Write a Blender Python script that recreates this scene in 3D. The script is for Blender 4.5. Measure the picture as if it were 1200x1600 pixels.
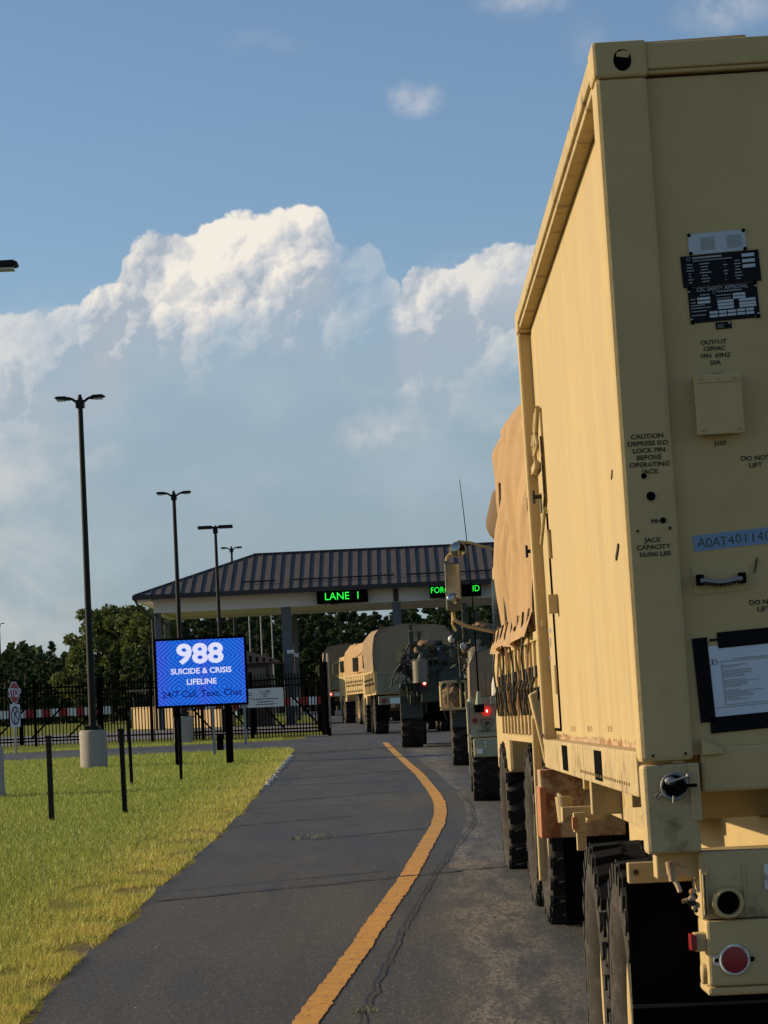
import bpy, math, random
from mathutils import Vector, Matrix
import numpy as np
R_ = math.radians; PI = math.pi
random.seed(7); rng = np.random.default_rng(7)
S = bpy.context.scene
for o in list(bpy.data.objects): bpy.data.objects.remove(o)
col = S.collection

# ------------------------------------------------------------------ camera
F, ROLL, VX, VY, EYE = 4330., R_(2.7), 624., 1125., 1.78
cr, sr = math.cos(ROLL), math.sin(ROLL)
_dx, _dy = VX-600, -(VY-800)
_yaw, _pit = math.atan2(_dx*cr+_dy*sr, F), math.atan2(_dx*sr-_dy*cr, F)
FW = Vector((-math.sin(_yaw)*math.cos(_pit), math.cos(_yaw)*math.cos(_pit), math.sin(_pit)))
_r0 = FW.cross(Vector((0, 0, 1))).normalized(); _u0 = _r0.cross(FW)
RT = cr*_r0-sr*_u0; UP = sr*_r0+cr*_u0
cam = bpy.data.cameras.new('camera'); co = bpy.data.objects.new('camera', cam); col.objects.link(co)
cam.sensor_fit = 'VERTICAL'; cam.sensor_height = 36; cam.lens = 36*F/1600; cam.clip_end = 20000; cam.clip_start = .1
mw = Matrix((RT, UP, -FW)).transposed().to_4x4(); mw.translation = (0, 0, EYE); co.matrix_world = mw
S.camera = co
S.render.resolution_x, S.render.resolution_y = 768, 1024

def P(px, py, Y):                       # the point at distance Y seen at photo pixel px, py
    d = FW*F+RT*(px-600)-UP*(py-800); d = d*(Y/d.y)
    return Vector((d.x, Y, d.z+EYE))

# ------------------------------------------------------------------ light
SUN_AZ, SUN_EL = R_(-77), R_(19)
S.view_settings.view_transform = 'Standard'; S.view_settings.look = 'None'
S.view_settings.exposure = 0.0; S.view_settings.gamma = 1
sd = Vector((math.sin(SUN_AZ)*math.cos(SUN_EL), math.cos(SUN_AZ)*math.cos(SUN_EL), math.sin(SUN_EL)))
sl = bpy.data.lights.new('sun', 'SUN'); sl.energy = 5.0; sl.angle = R_(.5); sl.color = (1, .80, .50)
so = bpy.data.objects.new('sun', sl); col.objects.link(so)
so.rotation_euler = sd.to_track_quat('Z', 'Y').to_euler(); so.location = (-30, 10, 40)

class NT:                                # tiny expression helper for node trees
    def __init__(s, tree): s.t = tree; s.n = tree.nodes; s.l = tree.links
    def new(s, typ, **kw):
        n = s.n.new(typ)
        for k, v in kw.items(): setattr(n, k, v)
        return n
    def put(s, sock, v):
        if isinstance(v, bpy.types.NodeSocket): s.l.new(v, sock)
        elif v is not None: sock.default_value = v
    def m(s, op, a, b=None, c=None, clamp=False):
        n = s.new('ShaderNodeMath', operation=op, use_clamp=clamp)
        for i, v in enumerate((a, b, c)): s.put(n.inputs[i], v)
        return n.outputs[0]
    def ramp(s, v, a, b, lo=0., hi=1., smooth=True):
        n = s.new('ShaderNodeMapRange', interpolation_type='SMOOTHSTEP' if smooth else 'LINEAR', clamp=True)
        for k, q in zip(('Value', 'From Min', 'From Max', 'To Min', 'To Max'), (v, a, b, lo, hi)): s.put(n.inputs[k], q)
        return n.outputs[0]
    def noise(s, vec, scale, detail=4, rough=.5, dist=0., dim='3D'):
        n = s.new('ShaderNodeTexNoise', noise_dimensions=dim)
        s.put(n.inputs['Vector'], vec); s.put(n.inputs['Scale'], scale); s.put(n.inputs['Detail'], detail)
        s.put(n.inputs['Roughness'], rough); s.put(n.inputs['Distortion'], dist)
        return n.outputs['Fac'], n.outputs['Color']
    def mix(s, f, a, b, blend='MIX'):
        n = s.new('ShaderNodeMix', data_type='RGBA', blend_type=blend)
        s.put(n.inputs[0], f)
        for i, v in ((6, a), (7, b)):
            s.put(n.inputs[i], v if isinstance(v, bpy.types.NodeSocket) else (*v[:3], 1))
        return n.outputs[2]
    def vec(s, x, y, z):
        n = s.new('ShaderNodeCombineXYZ')
        for i, v in enumerate((x, y, z)): s.put(n.inputs[i], v)
        return n.outputs[0]
    def vm(s, op, a, b=None, sc=None):
        n = s.new('ShaderNodeVectorMath', operation=op)
        s.put(n.inputs[0], a)
        if b is not None: s.put(n.inputs[1], b)
        if sc is not None: s.put(n.inputs['Scale'], sc)
        return n.outputs[0]
    def curve(s, v, pts):                # pts of x,y inside 0..1
        n = s.new('ShaderNodeFloatCurve'); c = n.mapping.curves[0]
        while len(c.points) < len(pts): c.points.new(.5, .5)
        for q, (x, y) in zip(c.points, pts): q.location = (x, y); q.handle_type = 'AUTO'
        n.mapping.update(); s.put(n.inputs['Value'], v); return n.outputs[0]

def world():
    w = bpy.data.worlds.new('World'); S.world = w; w.use_nodes = True
    n = NT(w.node_tree); n.n.clear(); K = .1
    sky = n.new('ShaderNodeTexSky', sky_type='NISHITA', sun_disc=False, sun_elevation=SUN_EL, sun_rotation=SUN_AZ,
                altitude=100, air_density=1.0, dust_density=.6, ozone_density=1.6)
    tc = n.new('ShaderNodeTexCoord'); sx = n.new('ShaderNodeSeparateXYZ'); n.l.new(tc.outputs['Generated'], sx.inputs[0])
    X, Y, Z = sx.outputs; ys = n.m('MAXIMUM', Y, .15)
    u, v = n.m('DIVIDE', X, ys), n.m('DIVIDE', Z, ys)       # heading and height of the direction looked along
    def uv(px, py):
        d = P(px, py, 1.0); return d.x, d.z-EYE
    pv = n.vec(u, v, 0.)
    f1, c1 = n.noise(pv, 34, 6, .55); f2, c2 = n.noise(pv, 120, 4, .55)
    wob = n.vm('ADD', n.vm('SCALE', n.vm('SUBTRACT', c1, (.5, .5, .5)), sc=.013), n.vm('SCALE', n.vm('SUBTRACT', c2, (.5, .5, .5)), sc=.007))
    q = n.vm('ADD', pv, wob)
    b0, relief = 0., 0.                  # billows: rounded heads of several sizes, each lit from the sun's side
    for sc, am in ((18, 1.), (40, 1.), (90, .70), (190, .38), (400, .20)):
        h = []
        for o_ in (0., 1.):
            vo = n.new('ShaderNodeTexVoronoi', feature='SMOOTH_F1'); n.put(vo.inputs['Vector'], n.vm('ADD', q, (-.26*o_/sc, .22*o_/sc, sc*.13)) )
            n.put(vo.inputs['Scale'], sc); n.put(vo.inputs['Smoothness'], .28); h.append(n.m('POWER', vo.outputs['Distance'], 1.6))
        b0 = n.m('MULTIPLY_ADD', h[0], -am*.75, b0); relief = n.m('MULTIPLY_ADD', n.m('SUBTRACT', h[1], h[0]), am, relief)
    # outline of the tall cloud: its top edge along the heading
    top = [(-300, 470), (-60, 505), (0, 498), (60, 492), (125, 482), (150, 452), (182, 432), (192, 400), (228, 368), (262, 362), (300, 366), (330, 343), (380, 331), (425, 346), (452, 335), (486, 334),
           (512, 352), (530, 385), (590, 400), (622, 442), (650, 416), (700, 410), (745, 392), (800, 378), (860, 372), (1000, 345), (1300, 330)]
    us = [uv(*t) for t in top]; ulo, uhi = us[0][0], us[-1][0]
    un = n.ramp(n.m('ADD', u, n.m('MULTIPLY', n.m('SUBTRACT', f2, .5), .006)), ulo, uhi, smooth=False)
    cv = n.curve(un, [((a-ulo)/(uhi-ulo), (b-.1)*8) for a, b in us])
    topv = n.m('ADD', n.m('DIVIDE', cv, 8.), .1)
    vv = n.m('ADD', v, n.m('ADD', n.m('MULTIPLY', n.m('ADD', b0, .95), -.0075), n.m('MULTIPLY', n.m('SUBTRACT', f2, .5), -.006)))
    below = n.m('SUBTRACT', topv, vv)    # >0 inside the cloud
    edge = n.ramp(below, -.0006, .0016)
    a_soft = n.curve(n.ramp(u, ulo, uhi, smooth=False), [(0, .45), (.2, .55), (.262, .62), (.29, 1.), (.49, 1.), (.513, .50), (.56, .22), (.580, .80), (.75, .8), (1, .5)])
    body = n.ramp(n.m('ADD', below, n.m('MULTIPLY', n.m('SUBTRACT', f1, .5), .05)), .024, .058, 1., 0.)
    dens = n.m('MULTIPLY', n.m('MULTIPLY', edge, body), a_soft)
    lit = n.m('ADD', n.m('ADD', n.m('MULTIPLY', relief, 1.45), .40), n.ramp(below, .030, .0, -.18, .26))
    lit = n.m('ADD', lit, n.m('MULTIPLY', n.m('SUBTRACT', n.noise(pv, 17, 3, .5)[0], .5), 1.9), clamp=True)
    cc = n.mix(n.ramp(lit, .0, .55), (.40, .465, .54), (.64, .645, .655))
    cc = n.mix(n.ramp(lit, .45, 1.), cc, (.90, .84, .75))
    # the grey-blue layer all the way down
    lay = n.mix(n.ramp(v, 0., .17), (.295, .375, .425), (.325, .435, .53))
    lay = n.mix(n.m('MULTIPLY', n.ramp(n.noise(n.vec(n.m('MULTIPLY', u, .7), v, 3.), 26, 5, .55)[0], .42, .66), .30), lay, (.47, .55, .61))
    left = n.m('MULTIPLY', n.ramp(u, uv(240, 700)[0], uv(-60, 700)[0]), n.ramp(n.noise(n.vec(u, n.m('MULTIPLY', v, 1.5), 7.), 30, 5, .6, .3)[0], .33, .68))
    lay = n.mix(n.m('MULTIPLY', left, .75), lay, (.60, .60, .60))
    skyc = n.mix(1., sky.outputs[0], (.97, 1.07, 1.20), 'MULTIPLY')
    def K10(c): return n.vm('SCALE', c, sc=1/K)
    fr = n.ramp(Y, .3, .6)
    la = n.m('MULTIPLY', n.ramp(n.m('ADD', v, n.m('MULTIPLY', n.m('SUBTRACT', f1, .5), .03)), uv(400, 420)[1], uv(400, 620)[1]), n.m('MULTIPLY', fr, .88))
    c = n.mix(la, skyc, K10(lay))
    c = n.mix(n.m('MULTIPLY', dens, fr), c, K10(cc))
    # small separate wisps: px, py, half width, half height, strength
    for px, py, hw, hh, st in ((651, 157, 44, 40, .62), (600, 678, 100, 34, .55), (770, 640, 80, 40, .3), (820, 4, 90, 26, .42), (1140, 14, 110, 42, .45), (155, 712, 60, 36, .3), (20, 740, 120, 70, .45), (40, 520, 130, 46, .5), (410, 70, 80, 22, .12), (915, 70, 40, 60, .14), (770, 445, 120, 60, .35)):
        a, b = uv(px, py); k = F
        e = n.vm('MULTIPLY', n.vm('SUBTRACT', n.vm('ADD', pv, n.vm('SCALE', n.vm('SUBTRACT', c1, (.5, .5, .5)), sc=.016)), (a, b, 0)), (k/hw, k/hh, 0))
        ln = n.new('ShaderNodeVectorMath', operation='LENGTH'); n.l.new(e, ln.inputs[0])
        t = n.m('MULTIPLY', n.ramp(ln.outputs['Value'], 1.15, .1), n.ramp(f2, .30, .72, .25, 1.))
        c = n.mix(n.m('MULTIPLY', n.m('MULTIPLY', t, st), fr), c, K10(n.mix(0., (.66, .66, .67), (1, 1, 1))))
    bg = n.new('ShaderNodeBackground'); n.put(bg.inputs[0], c); bg.inputs[1].default_value = K
    ou = n.new('ShaderNodeOutputWorld'); n.l.new(bg.outputs[0], ou.inputs[0])
world()

# ------------------------------------------------------------------ helpers
def tag(o, label=None, cat=None, group=None, kind=None):
    for k, v in (('label', label), ('category', cat), ('group', group), ('kind', kind)):
        if v: o[k] = v
    return o
def thing(name, label, cat, loc=(0, 0, 0), rz=0., group=None):
    o = bpy.data.objects.new(name, None); col.objects.link(o); o.empty_display_size = .2
    o.location = loc; o.rotation_euler = (0, 0, rz); return tag(o, label, cat, group)
def dup(o, parent=None, loc=None, rz=None, label=None):
    kids = list(o.children); c = o.copy(); col.objects.link(c)
    if parent: c.parent = parent
    if loc is not None: c.location = loc
    if rz is not None: c.rotation_euler = (0, 0, rz)
    if label: c['label'] = label
    for k in kids: dup(k, c)
    return c

class MB:
    def __init__(s): s.v = []; s.f = []; s.mi = []; s.sm = []
    def add(s, vs, fs, m=0, sm=False):
        b = len(s.v); s.v += [tuple(x) for x in vs]
        for f in fs: s.f.append(tuple(i+b for i in f)); s.mi.append(m); s.sm.append(sm)
        return s
    def box(s, x0, x1, y0, y1, z0, z1, m=0):
        return s.add([(x0, y0, z0), (x1, y0, z0), (x1, y1, z0), (x0, y1, z0), (x0, y0, z1), (x1, y0, z1), (x1, y1, z1), (x0, y1, z1)],
                     [(0, 3, 2, 1), (4, 5, 6, 7), (0, 1, 5, 4), (1, 2, 6, 5), (2, 3, 7, 6), (3, 0, 4, 7)], m)
    def obox(s, c, ax, ay, az, m=0):     # oriented box: centre and three half-axis vectors
        c, ax, ay, az = map(Vector, (c, ax, ay, az))
        vs = [c+ax*i+ay*j+az*k for k in (-1, 1) for i, j in ((-1, -1), (1, -1), (1, 1), (-1, 1))]
        return s.add(vs, [(0, 3, 2, 1), (4, 5, 6, 7), (0, 1, 5, 4), (1, 2, 6, 5), (2, 3, 7, 6), (3, 0, 4, 7)], m)
    def cyl(s, p0, p1, r0, r1=None, n=16, m=0, cap=True):
        p0, p1 = Vector(p0), Vector(p1); r1 = r0 if r1 is None else r1
        d = (p1-p0).normalized(); a = d.orthogonal().normalized(); b = d.cross(a)
        vs = [p+(a*math.cos(2*PI*i/n)+b*math.sin(2*PI*i/n))*r for p, r in ((p0, r0), (p1, r1)) for i in range(n)]
        s.add(vs, [(i, (i+1) % n, n+(i+1) % n, n+i) for i in range(n)], m, True)
        if cap: s.add(vs, [tuple(range(n-1, -1, -1)), tuple(range(n, 2*n))], m)
        return s
    def tube(s, pts, r, n=8, m=0):
        for a, b in zip(pts, pts[1:]): s.cyl(a, b, r, r, n, m)
        return s
    def lathe(s, prof, c, axis='x', n=32, m=0, sm=True):    # prof: (along, radius)
        vs = []
        for a, r in prof:
            for i in range(n):
                t = 2*PI*i/n; p = (a, r*math.cos(t), r*math.sin(t))
                if axis == 'y': p = (p[1], p[0], p[2])
                if axis == 'z': p = (p[1], p[2], p[0])
                vs.append((p[0]+c[0], p[1]+c[1], p[2]+c[2]))
        fs = [(k*n+i, k*n+(i+1) % n, (k+1)*n+(i+1) % n, (k+1)*n+i) for k in range(len(prof)-1) for i in range(n)]
        return s.add(vs, fs, m, sm)
    def prism(s, pts, a0, a1, axis='x', m=0):    # polygon pts in the two other axes
        def p(a, q): return {'x': (a, q[0], q[1]), 'y': (q[0], a, q[1]), 'z': (q[0], q[1], a)}[axis]
        k = len(pts); vs = [p(a0, q) for q in pts]+[p(a1, q) for q in pts]
        return s.add(vs, [tuple(range(k)), tuple(range(2*k-1, k-1, -1))]+[(i, k+i, k+(i+1) % k, (i+1) % k) for i in range(k)], m)
    def grid(s, fn, nu, nv, m=0, sm=True):
        vs = [fn(i/nu, j/nv) for j in range(nv+1) for i in range(nu+1)]
        return s.add(vs, [(j*(nu+1)+i, j*(nu+1)+i+1, (j+1)*(nu+1)+i+1, (j+1)*(nu+1)+i) for j in range(nv) for i in range(nu)], m, sm)
    def sphere(s, c, r, nu=14, nv=8, m=0):
        r = (r, r, r) if not hasattr(r, '__len__') else r
        return s.grid(lambda a, b: (c[0]+r[0]*math.sin(PI*b)*math.cos(2*PI*a), c[1]+r[1]*math.sin(PI*b)*math.sin(2*PI*a), c[2]+r[2]*math.cos(PI*b)), nu, nv, m)
    def text(s, st, c, h, m=0, depth=.0015, bold=.02, wid=1., rot=0.):      # writing that faces -y, centred on c, capitals h high
        vs, fs = glyphs(st, bold); k = h/.7; ca, sa = math.cos(rot), math.sin(rot)
        return s.add([(c[0]+k*wid*x*ca-k*y*sa, c[1]-z*depth, c[2]+k*y*ca+k*wid*x*sa) for x, y, z in vs], fs, m)
    def split(s, tol=.02):               # one MB for each group of touching pieces
        par = list(range(len(s.v)))
        def fd(i):
            while par[i] != i: par[i] = par[par[i]]; i = par[i]
            return i
        for f in s.f:
            for i in f[1:]: par[fd(i)] = fd(f[0])
        isl = {}
        for i, p in enumerate(s.v): isl.setdefault(fd(i), []).append(p)
        keys = list(isl); bb = [(np.min(isl[k], 0)-tol/2, np.max(isl[k], 0)+tol/2) for k in keys]; g = list(range(len(keys)))
        def fg(i):
            while g[i] != i: g[i] = g[g[i]]; i = g[i]
            return i
        for i in range(len(keys)):
            for j in range(i):
                if (bb[i][0] <= bb[j][1]).all() and (bb[j][0] <= bb[i][1]).all(): g[fg(i)] = fg(j)
        grp = {k: fg(i) for i, k in enumerate(keys)}; out = {}
        for f, m, sm in zip(s.f, s.mi, s.sm):
            q = out.setdefault(grp[fd(f[0])], (MB(), {}))
            ids = []
            for i in f:
                if i not in q[1]: q[1][i] = len(q[0].v); q[0].v.append(s.v[i])
                ids.append(q[1][i])
            q[0].f.append(tuple(ids)); q[0].mi.append(m); q[0].sm.append(sm)
        return [q[0] for q in out.values()]
    def builds(s, name, mats, parent=None, tol=.02, **k): return [q.build(name, mats, parent, **k) for q in s.split(tol)][0]
    def build(s, name, mats, parent=None, off=None, bevel=0, norm=True):
        me = bpy.data.meshes.new(name)
        vs = s.v if off is None else [(x-off[0], y-off[1], z-off[2]) for x, y, z in s.v]
        me.from_pydata(vs, [], s.f)
        for mt in (mats if isinstance(mats, (list, tuple)) else [mats]): me.materials.append(mt)
        me.polygons.foreach_set('material_index', s.mi); me.polygons.foreach_set('use_smooth', s.sm); me.update()
        if norm:
            import bmesh
            bm = bmesh.new(); bm.from_mesh(me); bmesh.ops.recalc_face_normals(bm, faces=bm.faces); bm.to_mesh(me); bm.free()
        o = bpy.data.objects.new(name, me); col.objects.link(o)
        if parent: o.parent = parent
        if bevel:
            b = o.modifiers.new('bevel', 'BEVEL'); b.width = bevel; b.segments = 2; b.limit_method = 'ANGLE'; b.angle_limit = R_(50)
        return o
_g = {}
def glyphs(st, bold):
    if (st, bold) not in _g:
        cu = bpy.data.curves.new('t', 'FONT'); cu.body = st; cu.align_x = 'CENTER'; cu.offset = bold; cu.resolution_u = 3; cu.extrude = .5
        ob = bpy.data.objects.new('t', cu); col.objects.link(ob); bpy.context.view_layer.update()
        me = bpy.data.meshes.new_from_object(ob.evaluated_get(bpy.context.evaluated_depsgraph_get()))
        _g[(st, bold)] = ([(v.co.x, v.co.y-.35, v.co.z) for v in me.vertices], [tuple(p.vertices) for p in me.polygons])
        bpy.data.objects.remove(ob); bpy.data.meshes.remove(me)
    return _g[(st, bold)]

def mat(name, c, rough=.6, metal=0., var=.12, scale=3., bump=0., bscale=60., c2=None, c2amt=(.55, .7), spec=.5, emit=None, es=1., streak=False, coat=0.):
    mt = bpy.data.materials.new(name); mt.use_nodes = True; n = NT(mt.node_tree); b = mt.node_tree.nodes['Principled BSDF']
    tc = n.new('ShaderNodeTexCoord'); vec = tc.outputs['Object']
    if streak: vec = n.vm('MULTIPLY', vec, (6., 6., .7))
    f, _ = n.noise(vec, scale, 6, .6)
    base = n.mix(n.ramp(f, .25, .75, 0, 1, False), tuple(x*(1-var) for x in c), tuple(min(1, x*(1+var)) for x in c))
    if c2: base = n.mix(n.ramp(n.noise(vec, scale*2.3, 7, .68)[0], *c2amt), base, c2)
    n.put(b.inputs['Base Color'], base); b.inputs['Metallic'].default_value = metal
    n.put(b.inputs['Roughness'], n.ramp(f, .3, .7, max(0, rough-.07), min(1, rough+.07)))
    b.inputs['Specular IOR Level'].default_value = spec
    if coat: b.inputs['Coat Weight'].default_value = coat
    if bump:
        bn = n.new('ShaderNodeBump'); bn.inputs['Strength'].default_value = bump; bn.inputs['Distance'].default_value = .01
        n.put(bn.inputs['Height'], n.noise(vec, bscale, 5, .6)[0]); n.l.new(bn.outputs[0], b.inputs['Normal'])
    if emit: b.inputs['Emission Color'].default_value = (*emit, 1); b.inputs['Emission Strength'].default_value = es
    return mt

TAN = (.478, .352, .168)
M = dict(
 tan=mat('tan_paint', TAN, .66, var=.10, scale=2.2, c2=(.37, .27, .13), c2amt=(.56, .95), bump=.22, bscale=22, spec=.2),
 tanw=mat('worn_tan_paint', (.45, .34, .175), .7, var=.16, scale=3., c2=(.17, .11, .055), c2amt=(.52, .72), bump=.2, bscale=40, spec=.25),
 tanp=mat('stained_tan_panel', TAN, .62, var=.08, scale=1.1, c2=(.33, .235, .11), c2amt=(.52, .90), bump=.25, bscale=5, spec=.3, streak=True),
 rust=mat('rusty_tan_paint', (.42, .30, .17), .8, var=.2, scale=4, c2=(.26, .09, .03), c2amt=(.45, .62), bump=.3, bscale=50),
 orange=mat('faded_orange_paint', (.40, .15, .06), .7, var=.25, scale=7),
 black=mat('black_rubber', (.018, .017, .016), .85, var=.3, scale=8, bump=.2, bscale=80, spec=.15),
 flap=mat('black_mud_flap', (.004, .004, .004), .95, var=.3, scale=3, spec=.02),
 tyre=mat('dusty_tyre_rubber', (.045, .041, .036), .9, var=.25, scale=5, c2=(.12, .105, .085), c2amt=(.45, .85), bump=.3, bscale=60, spec=.15),
 iron=mat('dark_iron', (.035, .033, .03), .5, metal=.7, var=.3, scale=9, spec=.4),
 ink=mat('stencil_paint', (.040, .036, .024), .8, var=.3, scale=25, c2=(.19, .15, .08), c2amt=(.50, .62), spec=.1),
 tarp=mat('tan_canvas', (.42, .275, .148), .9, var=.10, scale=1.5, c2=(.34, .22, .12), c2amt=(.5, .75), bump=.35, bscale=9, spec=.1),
 tarpd=mat('darkened_tan_canvas', (.30, .215, .14), .9, var=.12, scale=1.2, c2=(.23, .16, .10), c2amt=(.5, .75), bump=.35, bscale=9, spec=.1),  # tan canvas darkened: shade of rear-facing truck covers put into its colour
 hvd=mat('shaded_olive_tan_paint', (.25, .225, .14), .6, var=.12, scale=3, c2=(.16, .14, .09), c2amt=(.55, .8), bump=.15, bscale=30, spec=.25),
 olive=mat('olive_drab_paint', (.105, .11, .065), .6, var=.15, scale=3, bump=.15, bscale=30),
 dolive=mat('dark_green_paint', (.045, .05, .035), .6, var=.3, scale=3, c2=(.09, .08, .05), c2amt=(.55, .7), bump=.2, bscale=30, spec=.3),
 camo=mat('camouflage_fabric', (.12, .10, .06), .9, var=.2, scale=6, c2=(.30, .17, .10), c2amt=(.48, .52), bump=.5, bscale=12, spec=.1),
 hvt=mat('tan_green_paint', (.36, .33, .215), .6, var=.08, scale=3, c2=(.24, .22, .14), c2amt=(.58, .8), bump=.15, bscale=30, spec=.3),
 glass=mat('dark_glass', (.02, .025, .03), .12, var=.1, spec=.6),
 mirror=mat('mirror_glass', (.30, .34, .37), .12, metal=1., var=.03),
 red=mat('red_lens', (.24, .006, .008), .35, var=.1, scale=20),
 redon=mat('lit_red_lens', (.4, .02, .02), .3, emit=(1., .10, .07), es=2.6),
 redhot=mat('glowing_bulb', (.8, .2, .2), .3, emit=(1., .40, .32), es=5.),
 reddim=mat('dim_red_lens', (.4, .02, .02), .3, emit=(1., .03, .02), es=.45),
 lamp=mat('lamp_glass', (.5, .5, .48), .2, var=.05),
 white=mat('white_paint', (.72, .72, .69), .6, var=.05, scale=4),
 whited=mat('grubby_white_fabric', (.62, .60, .54), .85, var=.12, scale=8, c2=(.3, .27, .2), c2amt=(.5, .65)),
 blk=mat('black_powder_coat', (.003, .003, .003), .9, var=.2, scale=5, spec=0.),
 pole=mat('dark_bronze_paint', (.010, .010, .009), .55, var=.2, scale=2, spec=.2),
 postb=mat('black_post_paint', (.006, .006, .006), .6, var=.3, scale=6, c2=(.10, .10, .10), c2amt=(.70, .8), spec=.12),
 conc=mat('concrete', (.34, .30, .26), .9, var=.12, scale=5, c2=(.24, .21, .18), c2amt=(.5, .8), bump=.3, bscale=50, spec=.2),
 concd=mat('dark_concrete', (.13, .12, .10), .9, var=.15, scale=5, bump=.3, bscale=50, spec=.2),
 roof=mat('brown_standing_seam_metal', (.112, .092, .080), .75, var=.09, scale=.8, spec=.25),
 gutter=mat('dark_brown_trim', (.030, .026, .025), .5, var=.1, spec=.3),
 stucco=mat('off_white_stucco', (.66, .64, .61), .85, var=.04, scale=1., bump=.1, bscale=20, spec=.2),
 column=mat('grey_column_cladding', (.09, .095, .11), .6, var=.1, scale=2),
 galv=mat('galvanised_steel', (.26, .26, .25), .5, metal=.4, var=.1, scale=6),
 plate=mat('pale_metal_plate', (.42, .46, .50), .5, metal=.2, var=.04, scale=10),
 blackpl=mat('black_enamel_plate', (.006, .007, .009), .6, var=.1, scale=10, spec=.15),
 greytext=mat('etched_grey_lettering', (.26, .27, .28), .6, var=.15, scale=60),
 tapeb=mat('black_tape', (.004, .004, .005), .7, var=.3, scale=10, spec=.12),
 tape=mat('blue_masking_tape', (.17, .27, .40), .8, var=.07, scale=14, bump=.3, bscale=60),
 paper=mat('printed_paper_in_sleeve', (.52, .58, .66), .35, var=.05, scale=7, bump=.5, bscale=8),
 stop=mat('red_sign_sheeting', (.30, .012, .022), .5, var=.08),
 signw=mat('white_sign_sheeting', (.62, .63, .66), .5, var=.03),
 redb=mat('red_reflective_band', (.30, .012, .008), .5, var=.12),
 wood=mat('sunlit_buff_panel', (.55, .38, .20), .8, var=.05),
 bark=mat('bark', (.055, .045, .035), .9, var=.3, scale=4, bump=.5, bscale=8),
)

# ------------------------------------------------------------------ ground
TT = [(-400, 0), (9, 0), (13, .06), (18.7, .35), (25, .53), (34, .71), (51, .92), (67, 1.12), (87, 1.38), (103, 1.58), (111, 1.72), (126, 2.02), (145, 2.35), (170, 2.55), (220, 2.6), (9000, 2.6)]
_tx, _tz = [a for a, _ in TT], [b for _, b in TT]
def gz(Y): return float(np.mean([np.interp(Y+k*.07*max(abs(Y), 4), _tx, _tz) for k in (-1, -.6, -.2, .2, .6, 1)]))
GY = sorted(set([-30., -10.]+[round(i*.5, 2) for i in range(0, 340)]+[170.+5*i for i in range(20)]+[300., 400., 700., 1500., 3000., 6000.]))
GZ = {y: gz(y) for y in GY}
def gline(Y): return float(np.interp(Y, GY, [GZ[y] for y in GY]))

def strip(name, lf, rf, y0, y1, lift, m, nx=1, kind='structure', jag=0.):
    ys = [y0]+[y for y in GY if y0 < y < y1]+[y1]
    if jag:
        fine = []
        for a, b in zip(ys, ys[1:]): fine += [a+(b-a)*k/6 for k in range(6)]
        ys = fine+[y1]
    vs, fs = [], []
    for y in ys:
        a, b = lf(y)+(rng.normal()*jag), rf(y)+(rng.normal()*jag)
        for i in range(nx+1): vs.append((a+(b-a)*i/nx, y, gline(y)+lift))
    for j in range(len(ys)-1):
        for i in range(nx): k = j*(nx+1)+i; fs.append((k, k+1, k+nx+2, k+nx+1))
    o = MB().add(vs, fs).build(name, m, norm=False)
    return tag(o, kind=kind)
def pw(pts): xs, ys = [p[0] for p in pts], [p[1] for p in pts]; return lambda y: float(np.interp(y, xs, ys))

def ground_mat():
    mt = bpy.data.materials.new('lawn_soil'); mt.use_nodes = True; n = NT(mt.node_tree); b = mt.node_tree.nodes['Principled BSDF']
    g = n.new('ShaderNodeNewGeometry').outputs['Position']
    big = n.noise(g, .35, 5, .6)[0]; mid = n.noise(g, 2.2, 6, .65)[0]; fine = n.noise(g, 28, 4, .7)[0]
    sx = n.new('ShaderNodeSeparateXYZ'); n.l.new(g, sx.inputs[0])
    c = n.mix(n.ramp(big, .35, .65), (.15, .18, .028), (.22, .24, .045))
    dry = n.m('MULTIPLY', n.ramp(sx.outputs[0], -3.4, -2.2), n.ramp(mid, .30, .60))
    c = n.mix(dry, c, (.32, .26, .06))
    c = n.mix(n.ramp(fine, .3, .75), c, (.03, .04, .01), 'MULTIPLY') if False else n.mix(n.m('MULTIPLY', n.ramp(fine, .45, .8), .35), c, (.035, .05, .012))
    soil = n.m('MULTIPLY', n.ramp(sx.outputs[0], -2.75, -2.1), n.ramp(mid, .48, .56))
    c = n.mix(soil, c, (.15, .115, .075))
    n.put(b.inputs['Base Color'], c); b.inputs['Roughness'].default_value = .95; b.inputs['Specular IOR Level'].default_value = .1
    bn = n.new('ShaderNodeBump'); bn.inputs['Strength'].default_value = .8; bn.inputs['Distance'].default_value = .05
    n.put(bn.inputs['Height'], fine); n.l.new(bn.outputs[0], b.inputs['Normal']); return mt
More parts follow.
